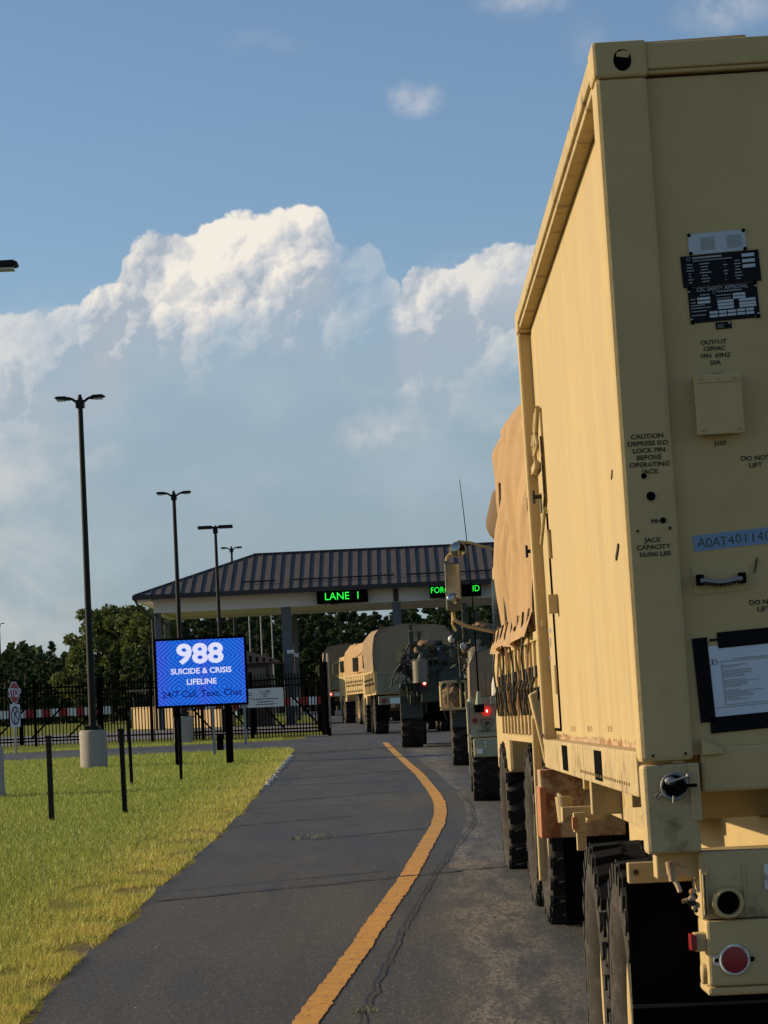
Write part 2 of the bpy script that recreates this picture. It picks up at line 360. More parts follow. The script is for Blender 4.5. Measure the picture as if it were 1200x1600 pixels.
def asphalt(name, c, c2, gravel=.25, worn=None):
    mt = bpy.data.materials.new(name); mt.use_nodes = True; n = NT(mt.node_tree); b = mt.node_tree.nodes['Principled BSDF']
    g = n.new('ShaderNodeNewGeometry').outputs['Position']
    st = n.vm('MULTIPLY', g, (1.6, .30, 1.))
    big = n.noise(st, 1.1, 5, .6, .4)[0]; mid = n.noise(g, 5, 6, .7)[0]; fine = n.noise(g, 130, 3, .6)[0]
    cc = n.mix(n.ramp(big, .35, .68), c, c2)
    cc = n.mix(n.m('MULTIPLY', n.ramp(mid, .45, .75), .25), cc, tuple(x*.62 for x in c))
    cc = n.mix(n.m('MULTIPLY', n.ramp(n.noise(n.vm('MULTIPLY', g, (3., .9, 1.)), 13, 6, .75)[0], .45, .62), .45), cc, tuple(x*.55 for x in c))
    cc = n.mix(n.m('MULTIPLY', n.ramp(n.noise(n.vm('MULTIPLY', g, (1., .28, 1.)), 48, 3, .8)[0], .54, .66), gravel), cc, (.27, .25, .21))
    cc = n.mix(n.m('MULTIPLY', n.ramp(n.noise(n.vm('MULTIPLY', g, (2.6, .05, 1.)), 1.6, 3, .5)[0], .55, .68), .22), cc, tuple(x*.5 for x in c))
    if worn:                             # stony wear between the wheel tracks
        sx = n.new('ShaderNodeSeparateXYZ'); n.l.new(g, sx.inputs[0])
        w = n.m('MULTIPLY', n.m('MULTIPLY', n.ramp(sx.outputs[0], .12, .42), n.ramp(sx.outputs[0], 1.1, .7)), n.ramp(n.noise(st, 3.2, 5, .65)[0], .38, .60))
        cc = n.mix(n.m('MULTIPLY', w, n.ramp(n.noise(n.vm('MULTIPLY', g, (1., .3, 1.)), 38, 3, .8)[0], .42, .58, .05, .95)), cc, (.25, .22, .17))
    vo = n.new('ShaderNodeTexVoronoi', feature='F1'); n.put(vo.inputs['Vector'], n.vm('MULTIPLY', g, (1, .55, 1))); vo.inputs['Scale'].default_value = 3.4
    cc = n.mix(n.ramp(vo.outputs['Distance'], .035, .02), cc, (.42, .40, .34))     # scattered bits of litter and stone
    n.put(b.inputs['Base Color'], cc); b.inputs['Specular IOR Level'].default_value = .35
    n.put(b.inputs['Roughness'], n.ramp(big, .3, .7, .72, .88))
    bn = n.new('ShaderNodeBump'); bn.inputs['Strength'].default_value = .5; bn.inputs['Distance'].default_value = .006
    n.put(bn.inputs['Height'], fine); n.l.new(bn.outputs[0], b.inputs['Normal']); return mt
def yellow_mat():
    mt = bpy.data.materials.new('worn_yellow_paint'); mt.use_nodes = True; n = NT(mt.node_tree); b = mt.node_tree.nodes['Principled BSDF']
    g = n.new('ShaderNodeNewGeometry').outputs['Position']
    f = n.noise(g, 9, 7, .72)[0]; s = n.noise(n.vm('MULTIPLY', g, (3., 9., 1.)), 2.2, 5, .7)[0]
    c = n.mix(n.ramp(f, .3, .7), (.68, .33, .045), (.50, .24, .045))
    c = n.mix(n.m('MAXIMUM', n.ramp(n.noise(n.vm('MULTIPLY', g, (1.6, .5, 1.)), 18, 6, .8)[0], .55, .64, 0, .75), n.ramp(s, .67, .72, 0, .9)), c, (.06, .05, .04))
    n.put(b.inputs['Base Color'], c); b.inputs['Roughness'].default_value = .8; return mt

gm = ground_mat()
strip('ground', lambda y: -3000., lambda y: 3000., -30., 6000., 0., gm, 1)
LE = pw([(-30, -2.25), (15.7, -2.18), (20.5, -2.06), (28.5, -1.98), (34.7, -2.0), (50, -2.28), (68, -2.60), (71, -2.8), (72.5, -3.6)])
YL = pw([(-30, -1.1), (10, -.82), (15.2, -.58), (18, -.33), (23.2, .02), (30, .36), (32.5, .43), (35, .455), (38, .43), (46.3, .29), (60, -.08), (72.9, -.40)])
m_path = asphalt('dark_sealed_asphalt', (.055, .056, .055), (.078, .077, .073), .34)
m_lane = asphalt('stony_lane_asphalt', (.062, .061, .060), (.088, .084, .078), .5, worn=True)
m_cross = asphalt('grey_cross_road_asphalt', (.060, .063, .070), (.085, .087, .092), .12)
m_tar_shadow = mat('tar_and_shadow_line', (.012, .012, .013), .6, var=.2, spec=.4)
strip('path', lambda y: LE(y)+.04*math.sin(y*1.3)+.03*math.sin(y*3.7), lambda y: YL(y)+.30, -30., 72.5, .006, m_path, 2)
strip('road', lambda y: YL(y)+.30, lambda y: 9., -30., 72.5, .006, m_lane, 2)
strip('road', lambda y: -70., lambda y: 30., 72.5, 83.2, .006, m_cross, 4)
strip('road', lambda y: np.interp(y, [83.2, 86, 90, 135, 180], [-3.3, -2.75, -2.35, -4.4, -7.]), lambda y: 12., 83.2, 180., .006, m_cross, 2)
strip('pavement', lambda y: -60., lambda y: np.interp(y, [98, 180], [-2.8, -7.01]), 98., 117., .006, mat('pale_concrete_yard', (.16, .155, .16), .9, var=.1, scale=.3), 2)
strip('road_marking', lambda y: YL(y)-.075, lambda y: YL(y)+.075, 8., 73., .011, yellow_mat(), 1, jag=.0045)
strip('road_marking', lambda y: -17.5, lambda y: -8., 77.2, 77.32, .011, mat('faded_white_marking', (.35, .34, .33), .8, var=.2), 1)
def seam(pts, w, name='tar_and_shadow_line', lift=.0145):
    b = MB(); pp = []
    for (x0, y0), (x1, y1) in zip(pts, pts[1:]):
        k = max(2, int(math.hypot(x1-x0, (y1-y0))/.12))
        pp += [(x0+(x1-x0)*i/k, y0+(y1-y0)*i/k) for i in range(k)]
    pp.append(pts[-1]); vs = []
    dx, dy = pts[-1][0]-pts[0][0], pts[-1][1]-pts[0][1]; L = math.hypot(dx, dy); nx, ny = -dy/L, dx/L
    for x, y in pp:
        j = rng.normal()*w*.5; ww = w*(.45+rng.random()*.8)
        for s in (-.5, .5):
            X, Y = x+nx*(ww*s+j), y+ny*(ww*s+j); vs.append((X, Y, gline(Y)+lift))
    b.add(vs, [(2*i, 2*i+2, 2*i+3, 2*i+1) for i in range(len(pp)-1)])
    return tag(b.build(name, m_tar_shadow, norm=False), kind='structure')
seam([(-2.02, 21.9), (-1.1, 22.5), (.1, 23.2), (.9, 23.75), (2.2, 24.4)], .055); seam([(-2.02, 22.7), (-1.2, 23.2), (-.2, 23.8)], .03)  # cast shadow lines across path and lane, painted as dark strips
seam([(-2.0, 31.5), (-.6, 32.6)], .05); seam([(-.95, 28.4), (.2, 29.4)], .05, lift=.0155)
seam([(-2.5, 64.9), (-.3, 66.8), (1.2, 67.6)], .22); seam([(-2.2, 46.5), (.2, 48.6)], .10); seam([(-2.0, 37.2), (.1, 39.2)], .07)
seam([(-.30, 14.0), (-.28, 15.4), (.02, 20.), (.12, 21.6), (.24, 23.4), (.40, 25.4)], .016, lift=.0175)
seam([(.40, 25.4), (.75, 30.), (.82, 34.), (.70, 40.)], .014, lift=.0175)

# grass: real blades where the lawn is near, coarser farther off
def grass():
    N0 = 150000; V = np.zeros((N0*3, 3)); k = 0
    while k < N0:
        n = 60000; Y = 14+72*rng.random(n)**1.6; half = .155*Y+.3
        X = np.array([LE(y) for y in Y])-.02-(rng.random(n)**1.35)*(half)
        ok = ((Y < 72.3) | (Y > 83.6)) & (X > -.19*Y-1.)
        X, Y = X[ok], Y[ok]; dist = np.array([LE(y) for y in Y])-X
        clump = (np.sin(X*7+np.sin(Y*3.1)*2)+np.sin(Y*4.3+X*3)*.8); keep = (clump+rng.normal(size=len(X))*.5 > -.35+.2*np.sin(Y*1.7)) | (dist > .55+.3*np.sin(Y*.9))
        X, Y, dist = X[keep], Y[keep], dist[keep]; n = min(len(X), N0-k); X, Y, dist = X[:n], Y[:n], dist[:n]
        h = (.016+.030*rng.random(n))*(1+.010*Y); h *= np.where(dist < .5, 1.25, 1.); w = .0022*(1+.055*Y)
        a = rng.random(n)*2*PI; Z = np.interp(Y, GY, [GZ[y] for y in GY])
        lx, ly = rng.normal(size=n)*h*.45, rng.normal(size=n)*h*.45; i = slice(3*k, 3*(k+n), 3)
        V[3*k:3*(k+n):3] = np.c_[X-np.cos(a)*w, Y-np.sin(a)*w, Z-.005]; V[3*k+1:3*(k+n):3] = np.c_[X+np.cos(a)*w, Y+np.sin(a)*w, Z-.005]
        V[3*k+2:3*(k+n):3] = np.c_[X+lx, Y+ly, Z+h]; k += n
    me = bpy.data.meshes.new('grass'); me.vertices.add(N0*3); me.vertices.foreach_set('co', V.ravel())
    me.loops.add(N0*3); me.loops.foreach_set('vertex_index', np.arange(N0*3)); me.polygons.add(N0)
    me.polygons.foreach_set('loop_start', np.arange(0, N0*3, 3)); me.polygons.foreach_set('loop_total', np.full(N0, 3)); me.update()
    mt = bpy.data.materials.new('grass_blades'); mt.use_nodes = True; n = NT(mt.node_tree); b = mt.node_tree.nodes['Principled BSDF']
    g = n.new('ShaderNodeNewGeometry'); p = g.outputs['Position']; sx = n.new('ShaderNodeSeparateXYZ'); n.l.new(p, sx.inputs[0])
    rnd = n.noise(p, 60, 2, .5)[0]
    c = n.mix(n.ramp(rnd, .3, .7), (.27, .325, .050), (.42, .455, .10))
    dry = n.m('MULTIPLY', n.ramp(sx.outputs[0], -3.5, -2.1), n.ramp(n.noise(p, 2.2, 6, .65)[0], .28, .60))
    c = n.mix(dry, c, n.mix(n.ramp(rnd, .3, .7), (.52, .45, .09), (.72, .60, .17)))
    n.put(b.inputs['Base Color'], c); b.inputs['Roughness'].default_value = .6; b.inputs['Specular IOR Level'].default_value = .25
    tr = n.new('ShaderNodeBsdfTranslucent'); n.put(tr.inputs[0], c); mx = n.new('ShaderNodeMixShader'); mx.inputs[0].default_value = .3
    n.l.new(b.outputs[0], mx.inputs[1]); n.l.new(tr.outputs[0], mx.inputs[2]); n.l.new(mx.outputs[0], mt.node_tree.nodes['Material Output'].inputs[0])
    me.materials.append(mt); o = bpy.data.objects.new('grass', me); col.objects.link(o)
    return tag(o, 'mown green lawn with yellowed dry edge along the dark path', 'grass', kind='stuff')
grass()
M['blade'] = bpy.data.materials['grass_blades']
def weeds(name, label, x, y, w, n, h):
    b = MB(); z = gline(y)
    for _ in range(n):
        X, Y = x+(random.random()-.5)*w, y+(random.random()-.5)*w*.35; a = random.uniform(0, PI); hh = h*random.uniform(.4, 1.)
        ex, ey = random.gauss(0, .5)*hh, random.gauss(0, .5)*hh; q = .005
        b.add([(X-math.cos(a)*q, Y-math.sin(a)*q, z), (X+math.cos(a)*q, Y+math.sin(a)*q, z), (X+ex*.6, Y+ey*.6, z+hh*.7), (X+ex, Y+ey, z+hh)], [(0, 1, 2), (1, 3, 2)])
    tag(b.build(name, mat('pale_weed', (.22, .24, .11), .8, var=.2), norm=False), label, 'weeds')
weeds('weed_tuft', 'wispy pale weeds growing from a crack mid path', -.93, 28.6, .5, 60, .07)
weeds('weed_tuft', 'tiny green weed beside the yellow line near the bottom edge', -.27, 15.4, .12, 40, .05)
def rubble():
    b = MB()
    for i in range(46):
        y = 44+i*.42+random.random()*.3; x = LE(y)+random.gauss(.0, .025); s = random.uniform(.02, .07)
        b.obox((x, y, gline(y)+.012), (s, .01, 0), (-.01, s*2.2, 0), (0, 0, .014))
    tag(b.build('broken_kerb_edge', mat('pale_crumbled_concrete', (.52, .50, .46), .9, var=.15), bevel=.004), 'broken pale concrete edge crumbs between lawn and dark path', 'kerb edge', kind='stuff')
rubble()
tag(MB().box(-2.95, -2.25, 86.2, 87.0, gline(86.6)-.03, gline(86.6)+.05).build('concrete_pad', M['conc'], bevel=.01), 'small pale concrete pad at the foot of the gate post', 'concrete pad')

# ------------------------------------------------------------------ wheels and vehicles
def wheel(parent, c, r, w, side, lugs=22, detail=False, rimm='tan', tyrem='tyre'):
    """side: -1 when the outer face looks to -x. parts: wheel (tyre) > rim"""
    x0 = -w/2; b = MB(); rr = r*.60; rt = r*.945
    prof = [(x0+.17*w, rr*.985), (x0+.10*w, rr*1.0), (x0-.00*w, rr+.2*(r-rr)), (x0-.03*w, rr+.45*(r-rr)), (x0-.015*w, rr+.75*(r-rr)), (x0+.07*w, rt), (0, rt*1.004)]
    prof += [(-a, q) for a, q in prof[-2::-1]]
    b.lathe(prof, c, 'x', 48 if detail else 28)
    for k in range(lugs):
        for row in ((-1, 1) if not detail else (-1, 0, 1, 2)):
            t = 2*PI*(k+(.5 if row in (1, 2) else 0))/lugs; sk = .35
            if row in (0, 2):
                xc, hw, ht, sk = (-.11 if row == 0 else .11)*w, .12*w, .032*r*2, (.5 if row == 0 else -.5)
            else: xc, hw, ht = row*(.33 if detail else .25)*w, (.17 if detail else .24)*w, PI*r/lugs*.55; sk *= row
            rad = Vector((0, math.cos(t), math.sin(t))); tan = Vector((0, -math.sin(t), math.cos(t))); axx = Vector((1, 0, 0))
            hh = (r-rt)*.5+.012
            b.obox(Vector(c)+axx*xc+rad*(r-hh), axx*hw+tan*hw*sk, tan*ht, rad*hh, 1)
            if row in (-1, 1):           # the lug runs down the shoulder
                b.obox(Vector(c)+axx*(row*.500*w)+rad*(r*.925), axx*.030*w, tan*ht*.72, rad*r*.055, 0)
                if detail and k % 2 == 0 and row == side:
                    b.obox(Vector(c)+axx*(row*.512*w)+rad*(r*.80), axx*.012*w, tan*ht*.45, rad*r*.020)
                    b.obox(Vector(c)+axx*(row*.512*w)+rad*(r*.735)+tan*ht*.9, axx*.008*w, tan*ht*.9, rad*r*.008)
    o = b.build('wheel', [M[tyrem], M['black']], parent)
    q = MB(); s = side; X = lambda a: c[0]+s*a
    q.lathe([(s*(w*.36), rr*1.0), (s*(w*.40), rr*.97), (s*(w*.36), rr*.93), (s*(-w*.05), rr*.82), (s*(-w*.10), rr*.55), (s*(w*.02), rr*.40), (s*(w*.06), rr*.30), (s*(w*.14), rr*.26), (s*w*.15, .001)], c, 'x', 24)
    for k in range(10):
        t = 2*PI*k/10; q.cyl((X(-w*.10), c[1]+rr*.48*math.cos(t), c[2]+rr*.48*math.sin(t)), (X(w*.04), c[1]+rr*.48*math.cos(t), c[2]+rr*.48*math.sin(t)), .016, n=6)
    q.build('rim', M[rimm], o)
    return o

def wrinkled(fn, nu, nv, amp, sc, seed=0):
    from mathutils import noise as nz
    def g(a, b):
        p = Vector(fn(a, b)); q = p*sc+Vector((seed, seed*.7, 0)); d = nz.noise_vector(Vector((q.x, q.y, q.z*.45)))
        return p+d*amp
    return g

def tarp_mb(hw, y0, y1, z0, z1, amp=.045, seed=1, flap=True, sag=.03, bows=5, folds=0.):
    """canvas over hoops: cross-section with sloping shoulders, swept from y0 to y1, and an end curtain at y0"""
    ch = .30
    sec = [(-hw, z0), (-hw, z0+(z1-z0)*.35), (-hw+.01, z0+(z1-z0)*.6), (-hw+.03, z1-ch*1.1), (-hw+ch*.75, z1-.05), (-hw*.35, z1), (0, z1+.01), (hw*.35, z1), (hw-ch*.75, z1-.05), (hw-.03, z1-ch*1.1), (hw-.01, z0+(z1-z0)*.6), (hw, z0+(z1-z0)*.35), (hw, z0)]
    L = [0.]
    for a, b in zip(sec, sec[1:]): L.append(L[-1]+math.hypot(b[0]-a[0], b[1]-a[1]))
    def at(t): return float(np.interp(t*L[-1], L, [p[0] for p in sec])), float(np.interp(t*L[-1], L, [p[1] for p in sec]))
    def f(a, b):
        x, z = at(a); y = y0+(y1-y0)*b; s = abs(math.sin(PI*b*bows))
        k = sag*(1-abs(x)/hw*.3)*s
        x -= math.copysign(sag*.9*s*(abs(x)/hw)**4, x) if abs(x) > .1 else 0
        edge = max(0., 1-(z-z0)/.18); z -= k*(1 if z > z1-.1 else .2)-edge*.05*math.sin(y*9+seed)
        if folds:
            w = (abs(x)/hw)**6; ph = y*3.6+.9*math.sin(z*1.3+y)+.5*math.sin(y*2.3)
            x += math.copysign(w*folds*(abs(math.sin(ph))**.55-.6+.35*math.sin(ph*2.7+z*1.6)), x)+w*folds*.5*math.sin(z*5.2-y*3.1)
        return (x+.012*math.sin(y*23+z*2)*(abs(x)/hw)**4, y, z)
    m = MB(); m.grid(wrinkled(f, 0, 0, amp, 1.5, seed), 90 if folds else 60, 110 if folds else 44)
    def e(a, b):                         # rear curtain with vertical folds
        x = -hw+2*hw*a; zt = float(np.interp(x, [p[0] for p in sec[2:11]], [p[1] for p in sec[2:11]])); z = z0-.06+(zt-z0+.06)*b
        fold = .035*(1-b)*math.sin(a*21+seed)+.02*(1-b)*math.sin(a*47)
        return (x, y0+.02+fold*.8-.03*(1-b), z)
    if flap: m.grid(wrinkled(e, 0, 0, amp*.6, 1.8, seed+3), 40, 24)
    return m

def cargo_truck(name, label, loc, rz, th=3.28, tm='tarp', detail=False, zoff=0., seed=1, light='redon', tr=1.0):
    t = thing(name, label, 'army truck', loc, rz); hw = 1.22
    MB().box(-.45, -.30, .1, 6.6, .82, 1.08).box(.30, .45, .1, 6.6, .82, 1.08).box(-1.1, 1.1, 1.0, 1.25, .5, .7).box(-1.1, 1.1, 2.35, 2.6, .5, .7).box(-1.1, 1.1, 5.8, 6., .5, .7).box(-.4, .4, .1, .3, .5, .8).build('chassis', M['iron'], t)
    b = MB().box(-hw, hw, 0, 4.95, 1.22, 1.36)
    for s in (-1, 1):
        b.box(s*hw-.03, s*hw+.03, 0, 4.95, 1.36, 1.92)
        for k in range(12): b.box(s*(hw+.03)-.02, s*(hw+.03)+.02, .1+k*.42, .18+k*.42, 1.28, 1.9)
        for k in range(30): b.box(s*(hw+.05)-.012, s*(hw+.05)+.012, .08+k*.16, .14+k*.16, 1.52+(k % 2)*.14, 1.60+(k % 2)*.14, 1)
        b.box(s*(hw+.02)-.04, s*(hw+.02)+.04, 0, 4.95, 1.90, 1.96)
    b.box(-hw, hw, 4.9, 4.96, 1.36, 1.95)
    b.build('cargo_bed', [M['tan'], M['iron']], t, bevel=.006)
    g = MB().box(-hw+.04, hw-.04, -.05, .0, 1.26, 1.90)
    for x in (-.9, -.45, 0, .45, .9): g.box(x-.03, x+.03, -.075, -.05, 1.28, 1.88)
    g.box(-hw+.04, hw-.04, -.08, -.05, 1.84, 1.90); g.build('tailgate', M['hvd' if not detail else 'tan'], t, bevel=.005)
    tarp_mb(hw+.02, .02, 4.9, 1.9*tr, th, seed=seed, amp=.06 if not detail else .08, folds=.06 if detail else .028).build('canvas_cover', M[tm], t, norm=False)
    c = MB().box(-1.2, 1.2, 5.15, 6.95, .95, 2.1); c.prism([(5.15, 2.1), (6.95, 2.1), (6.75, 2.75), (5.3, 2.78)], -1.18, 1.18, 'x')
    c.box(-1.15, 1.15, 6.9, 7.1, .6, 1.0); cb = c.build('cab', M['tan'], t, bevel=.03)
    MB().box(-.9, .9, 5.13, 5.16, 2.2, 2.6).box(-1.21, -1.19, 5.6, 6.5, 2.15, 2.6).builds('window', M['glass'], cb)
    for y in (1.1, 2.45, 5.9):
        for s in (-1, 1): wheel(t, (s*1.02, y, .6), .6, .39, s, 22)
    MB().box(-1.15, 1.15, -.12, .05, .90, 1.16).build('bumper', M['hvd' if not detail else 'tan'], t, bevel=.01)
    for s in (-1, 1):
        MB().box(s*1.0-.18, s*1.0+.24, -.03, -.015, .07, .90).build('mud_flap', M['flap'], t) if detail else MB().box(s*1.0-.20, s*1.0+.20, .30, .315, .42, .95).build('mud_flap', M['flap'], t)
        l = MB().cyl((s*.98, -.10, 1.02), (s*.98, -.15, 1.02), .075, n=16).build('tail_light', M[light if s < 0 else 'red'], t)
        if s < 0 and light != 'red': MB().sphere((s*.98, -.155, 1.02), .022).build('bulb', M['redhot'], l)
        if detail and s < 0: continue
        m = MB().tube([(s*1.2, 6.2, 2.05), (s*1.42, 6.1, 2.0), (s*1.47, 6.1, 2.5), (s*1.2, 6.25, 2.7)], .016, 6, 0)
        mo = m.build('mirror', M['tan'], t)
        MB().box(s*1.47-.10, s*1.47+.10, 6.03, 6.10, 2.06, 2.52).build('mirror_housing', M['olive'], mo, bevel=.02)
    if not detail: MB().box(-.80, -.42, -.145, -.122, .92, 1.10).build('licence_plate', M['white'], t)
    if detail: return t
    return t

# the trailer and the container on it
LEAN = math.radians(.8)
TX, TY, FL = .752, 8.93, 1.49           # left side plane, rear plane, floor height of the container
def rp(px, py, dy=0.):                  # a place on the container's rear face
    p = P(px, py, TY+dy); return p.x+(p.z-2.7)*LEAN, p.z
SC = F/TY
def container():
    t = thing('shipping_container', 'big tan steel container with data plates riding on the trailer at right', 'container', (TX+1.2, TY, FL))
    off = (TX+1.2, TY, FL); x0, x1, y0, y1, z0, z1 = TX, TX+2.44, TY, TY+6.08, FL, FL+2.465
    kw = dict(parent=t, off=off)
    # side panel, set back from the rails
    def side(a, b):
        return (x0+.072+.004*math.sin(a*9+b*4), y0+.15+(y1-y0-.3)*a, z0+.15+(z1-z0-.25)*b)
    m = MB(); m.box(x0+.072, x0+.10, y0+.10, y1-.10, z0+.13, z1-.10); sp = m.build('side_panel', M['tanp'], **kw)
    MB().box(x0+.10, x1-.08, y0+.035, y0+.08, z0+.13, z1-.12).build('rear_panel', M['tan'], **kw)
    MB().box(x0+.10, x1-.06, y0+.10, y1-.08, z1-.07, z1-.045).box(x1-.09, x1-.06, y0+.1, y1-.1, z0+.13, z1-.1).box(x0+.1, x1-.1, y1-.08, y1-.04, z0+.13, z1-.1).box(x0+.2, x1-.12, y0+.2, y1-.2, z0+.10, z0+.13).build('shell', M['tan'], **kw)
    pw_ = .172
    for xs in ((x0, x0+pw_), (x1-pw_, x1)):
        b = MB(); xa, xb = xs
        b.box(xa, xb, y0, y0+.16, z0+.115, z1-.118); b.build('corner_post', M['tan'], bevel=.016, **kw)
        c = MB().box(xa-.004, xb+.004, y0-.006, y0+.17, z1-.118, z1+.004); c.build('corner_casting', M['tan'], bevel=.012, **kw)
    # casting hole
    hx, hz = rp(972, 95); h = MB()
    pts = [(hx+.029*math.cos(t)*(1), hz+.036*math.sin(t)) for t in [2*PI*i/24 for i in range(24)]]
    h.prism(pts, y0-.0085, y0-.0065, 'y', 0); hh = h.build('casting_hole', M['flap'], **kw)
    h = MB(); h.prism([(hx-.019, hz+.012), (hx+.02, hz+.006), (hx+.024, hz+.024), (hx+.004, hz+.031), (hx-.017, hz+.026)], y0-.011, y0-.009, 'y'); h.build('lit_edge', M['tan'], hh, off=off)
    for xs in ((x0+.002, x0+.10), (x1-.17, x1)):
        b = MB(); xa, xb = xs
        b.box(xa, xb, y1-.10, y1, z0+.115, z1-.118); b.box(xa, xa+.10, y1-.20, y1-.10, z0+.13, z1-.12) if False else None
        b.build('corner_post', M['tan'], bevel=.012, **kw)
        MB().box(xa-.004, xb+.004, y1-.17, y1+.006, z1-.118, z1+.004).build('corner_casting', M['tan'], bevel=.012, **kw)
    # rails
    b = MB().box(x0, x0+.12, y0+.17, y1-.17, z1-.075, z1-.004).box(x0+.012, x0+.072, y0+.17, y1-.17, z1-.102, z1-.075); b.build('top_rail', M['tanw'], bevel=.006, **kw)
    b = MB().box(x0+pw_, x1-pw_, y0+.004, y0+.10, z1-.095, z1-.006).box(x0+pw_, x1-pw_, y0+.012, y0+.09, z1-.11, z1-.095); b.build('top_rail', M['tan'], bevel=.008, **kw)
    q = P(1040, 60, y0+.05); MB().obox((q.x+.11, y0+.05, z1+.005), (.17, 0, .002), (0, .006, 0), (0, 0, .0025)).build('roof_strip', M['tanw'], **kw)
    b = MB().box(x0, x0+.12, y0+.185, y1-.11, z0, z0+.150)
    r = b.build('bottom_rail', M['tanw'], bevel=.006, **kw)
    for yc in (y0+1.93, y0+4.10): MB().box(x0-.0035, x0+.01, yc-.19, yc+.19, z0+.018, z0+.135).build('forklift_pocket', M['flap'], r, off=off)
    b = MB()
    for k in range(26): b.box(x0-.004, x0-.0005, y0+.5+k*.1, y0+.512+k*.1, z0+.03, z0+.042)
    b.box(x0-.0015, x0+.002, y0+2.8, y0+2.81, z0, z0+.15); b.build('rivet', M['tanw'], r, off=off)
    # rear bottom sill, gusset and jack housing
    xa, za = rp(1097, 1217); b = MB().box(x0+pw_+.022, x1-pw_-.022, y0+.02, y0+.12, z0+.008, z0+.155); b.build('rear_sill', M['tan'], bevel=.012, **kw)
    b = MB(); b.prism([rp(1096, 1155), rp(1098, 1182), rp(1131, 1179), rp(1128, 1172)], y0-.004, y0+.03, 'y'); b.build('gusset', M['tan'], bevel=.003, **kw)
    jx, jz = rp(1044, 1265)
    zb = rp(1044, 1335)[1]; zt = z0+.108
    j = MB().box(x0+.003, x0+.175, y0-.006, y0+.14, zb, zt).build('jack_housing', M['tanw'], bevel=.012, **kw)
    MB().box(x0+.150, x0+.184, y0-.012, y0+.06, zb+.1, zt-.002).build('jack_bracket', M['tanw'], j, off=off, bevel=.003)
    cx, cz = rp(1053, 1229); b = MB()
    b.lathe([(-.010, .043), (-.022, .046), (-.022, .038), (-.010, .034)], (cx, y0, cz), 'y', 28)
    b.lathe([(-.009, .036), (-.009, .001)], (cx, y0, cz), 'y', 28, m=1)
    b.cyl((cx+.018, y0-.01, cz-.002), (cx+.020, y0-.05, cz-.004), .019, n=12, m=1).cyl((cx-.04, y0-.035, cz), (cx+.07, y0-.038, cz), .0055, n=8, m=1)
    b.cyl((cx+.045, y0-.03, cz+.03), (cx-.02, y0-.035, cz+.012), .004, n=6, m=0).sphere((cx+.045, y0-.033, cz+.031), .008, m=0).sphere((cx-.012, y0-.02, cz+.018), (.02, .012, .014), m=0)
    b.tube([(cx-.055, y0-.012, cz-.02), (cx-.066, y0-.012, cz-.03), (cx-.058, y0-.014, cz-.038), (cx-.03, y0-.018, cz-.012)], .0022, 6, 0).cyl((cx-.006, y0-.03, cz-.03), (cx-.008, y0-.03, cz-.052), .004, n=6)
    b.build('jack_lock', [M['galv'], M['flap']], j, off=off)
    # fixings on the post
    b = MB()
    for px, py, r_ in ((1006, 744, .010), (1017, 776, .0155), (1036, 814, .010)):
        x, z = rp(px, py); b.cyl((x, y0+.003, z), (x, y0-.003, z), r_, n=16, m=0)
        b.lathe([(-.001, r_*1.18), (-.0035, r_*1.1), (-.0035, r_*.98), (-.001, r_*.95)], (x, y0, z), 'y', 20, m=1)
    for px, py in ((996, 830), (1047, 826), (1020, 1181), (1071, 1178)):
        x, z = rp(px, py); b.lathe([(.001, .010), (-.003, .008), (-.0035, .004)], (x, y0, z), 'y', 14, m=1).cyl((x, y0, z), (x, y0-.005, z), .0045, n=8, m=0)
    b.builds('pin_hole', [M['flap'], M['tanw']], **kw)
    b = MB()
    for st, px, py, h in (('CAUTION', 1011, 682, 7.2), ('DEPRESS ISO', 1012, 693, 7.2), ('LOCK PIN', 1014, 704, 7.2), ('BEFORE', 1014, 715, 7.2), ('OPERATING', 1015, 726, 7.2), ('JACK', 1016, 737, 7.2), ('PIN', 1025, 815, 6.5), ('JACK', 1020, 844, 7.), ('CAPACITY', 1021, 855, 7.), ('10,000 LBS', 1023, 866, 7.)):
        x, z = rp(px, py); b.text(st, (x, y0-.001, z), h/SC, wid=1.12)
    b.build('stencil_lettering', M['ink'], **kw)
    yp = y0+.035; b = MB()
    def tx(st, px, py, h, m=0, w=1.1, bold=.02, mb=None, dy=0.): x, z = rp(px, py, .03+dy); (mb or b).text(st, (x, yp+dy-.001, z), h/SC, m, wid=w, bold=bold)
    for st, px, py in (('OUTPUT', 1115, 536), ('120VAC', 1116, 546), ('1PH  60HZ', 1118, 557), ('20A', 1118, 568), ('J103', 1126, 694)): tx(st, px, py, 6.6)
    for px, py in ((1181, 718), (1194, 943)): tx('DO NOT', px, py, 7.4); tx('LIFT', px, py+11, 7.4)
    b.build('stencil_lettering', M['ink'], **kw)
    # plates
    def plate(name, c, w, h, mt, rot=.0, d=.003, fn=None, mats=()):
        x, z = rp(*c, .03); w, h = w/SC/2, h/SC/2; ca, sa = math.cos(rot), math.sin(rot); q = MB()
        q.obox((x, yp-d/2, z), (w*ca, 0, w*sa), (0, d/2+.001, 0), (-h*sa, 0, h*ca)); o = q.build(name, M[mt], **kw)
        if fn: e = MB(); fn(e, lambda u, v: (x+u*w*ca-v*h*sa, z+u*w*sa+v*h*ca), yp-d-.002); e.build('printing', [M[k] for k in mats], o, off=off, norm=True)
        return o
    def bar(e, at, y, u0, u1, v0, v1, m=0):
        e.prism([at(u0, v0), at(u1, v0), at(u1, v1), at(u0, v1)], y-.0008, y+.0008, 'y', m)
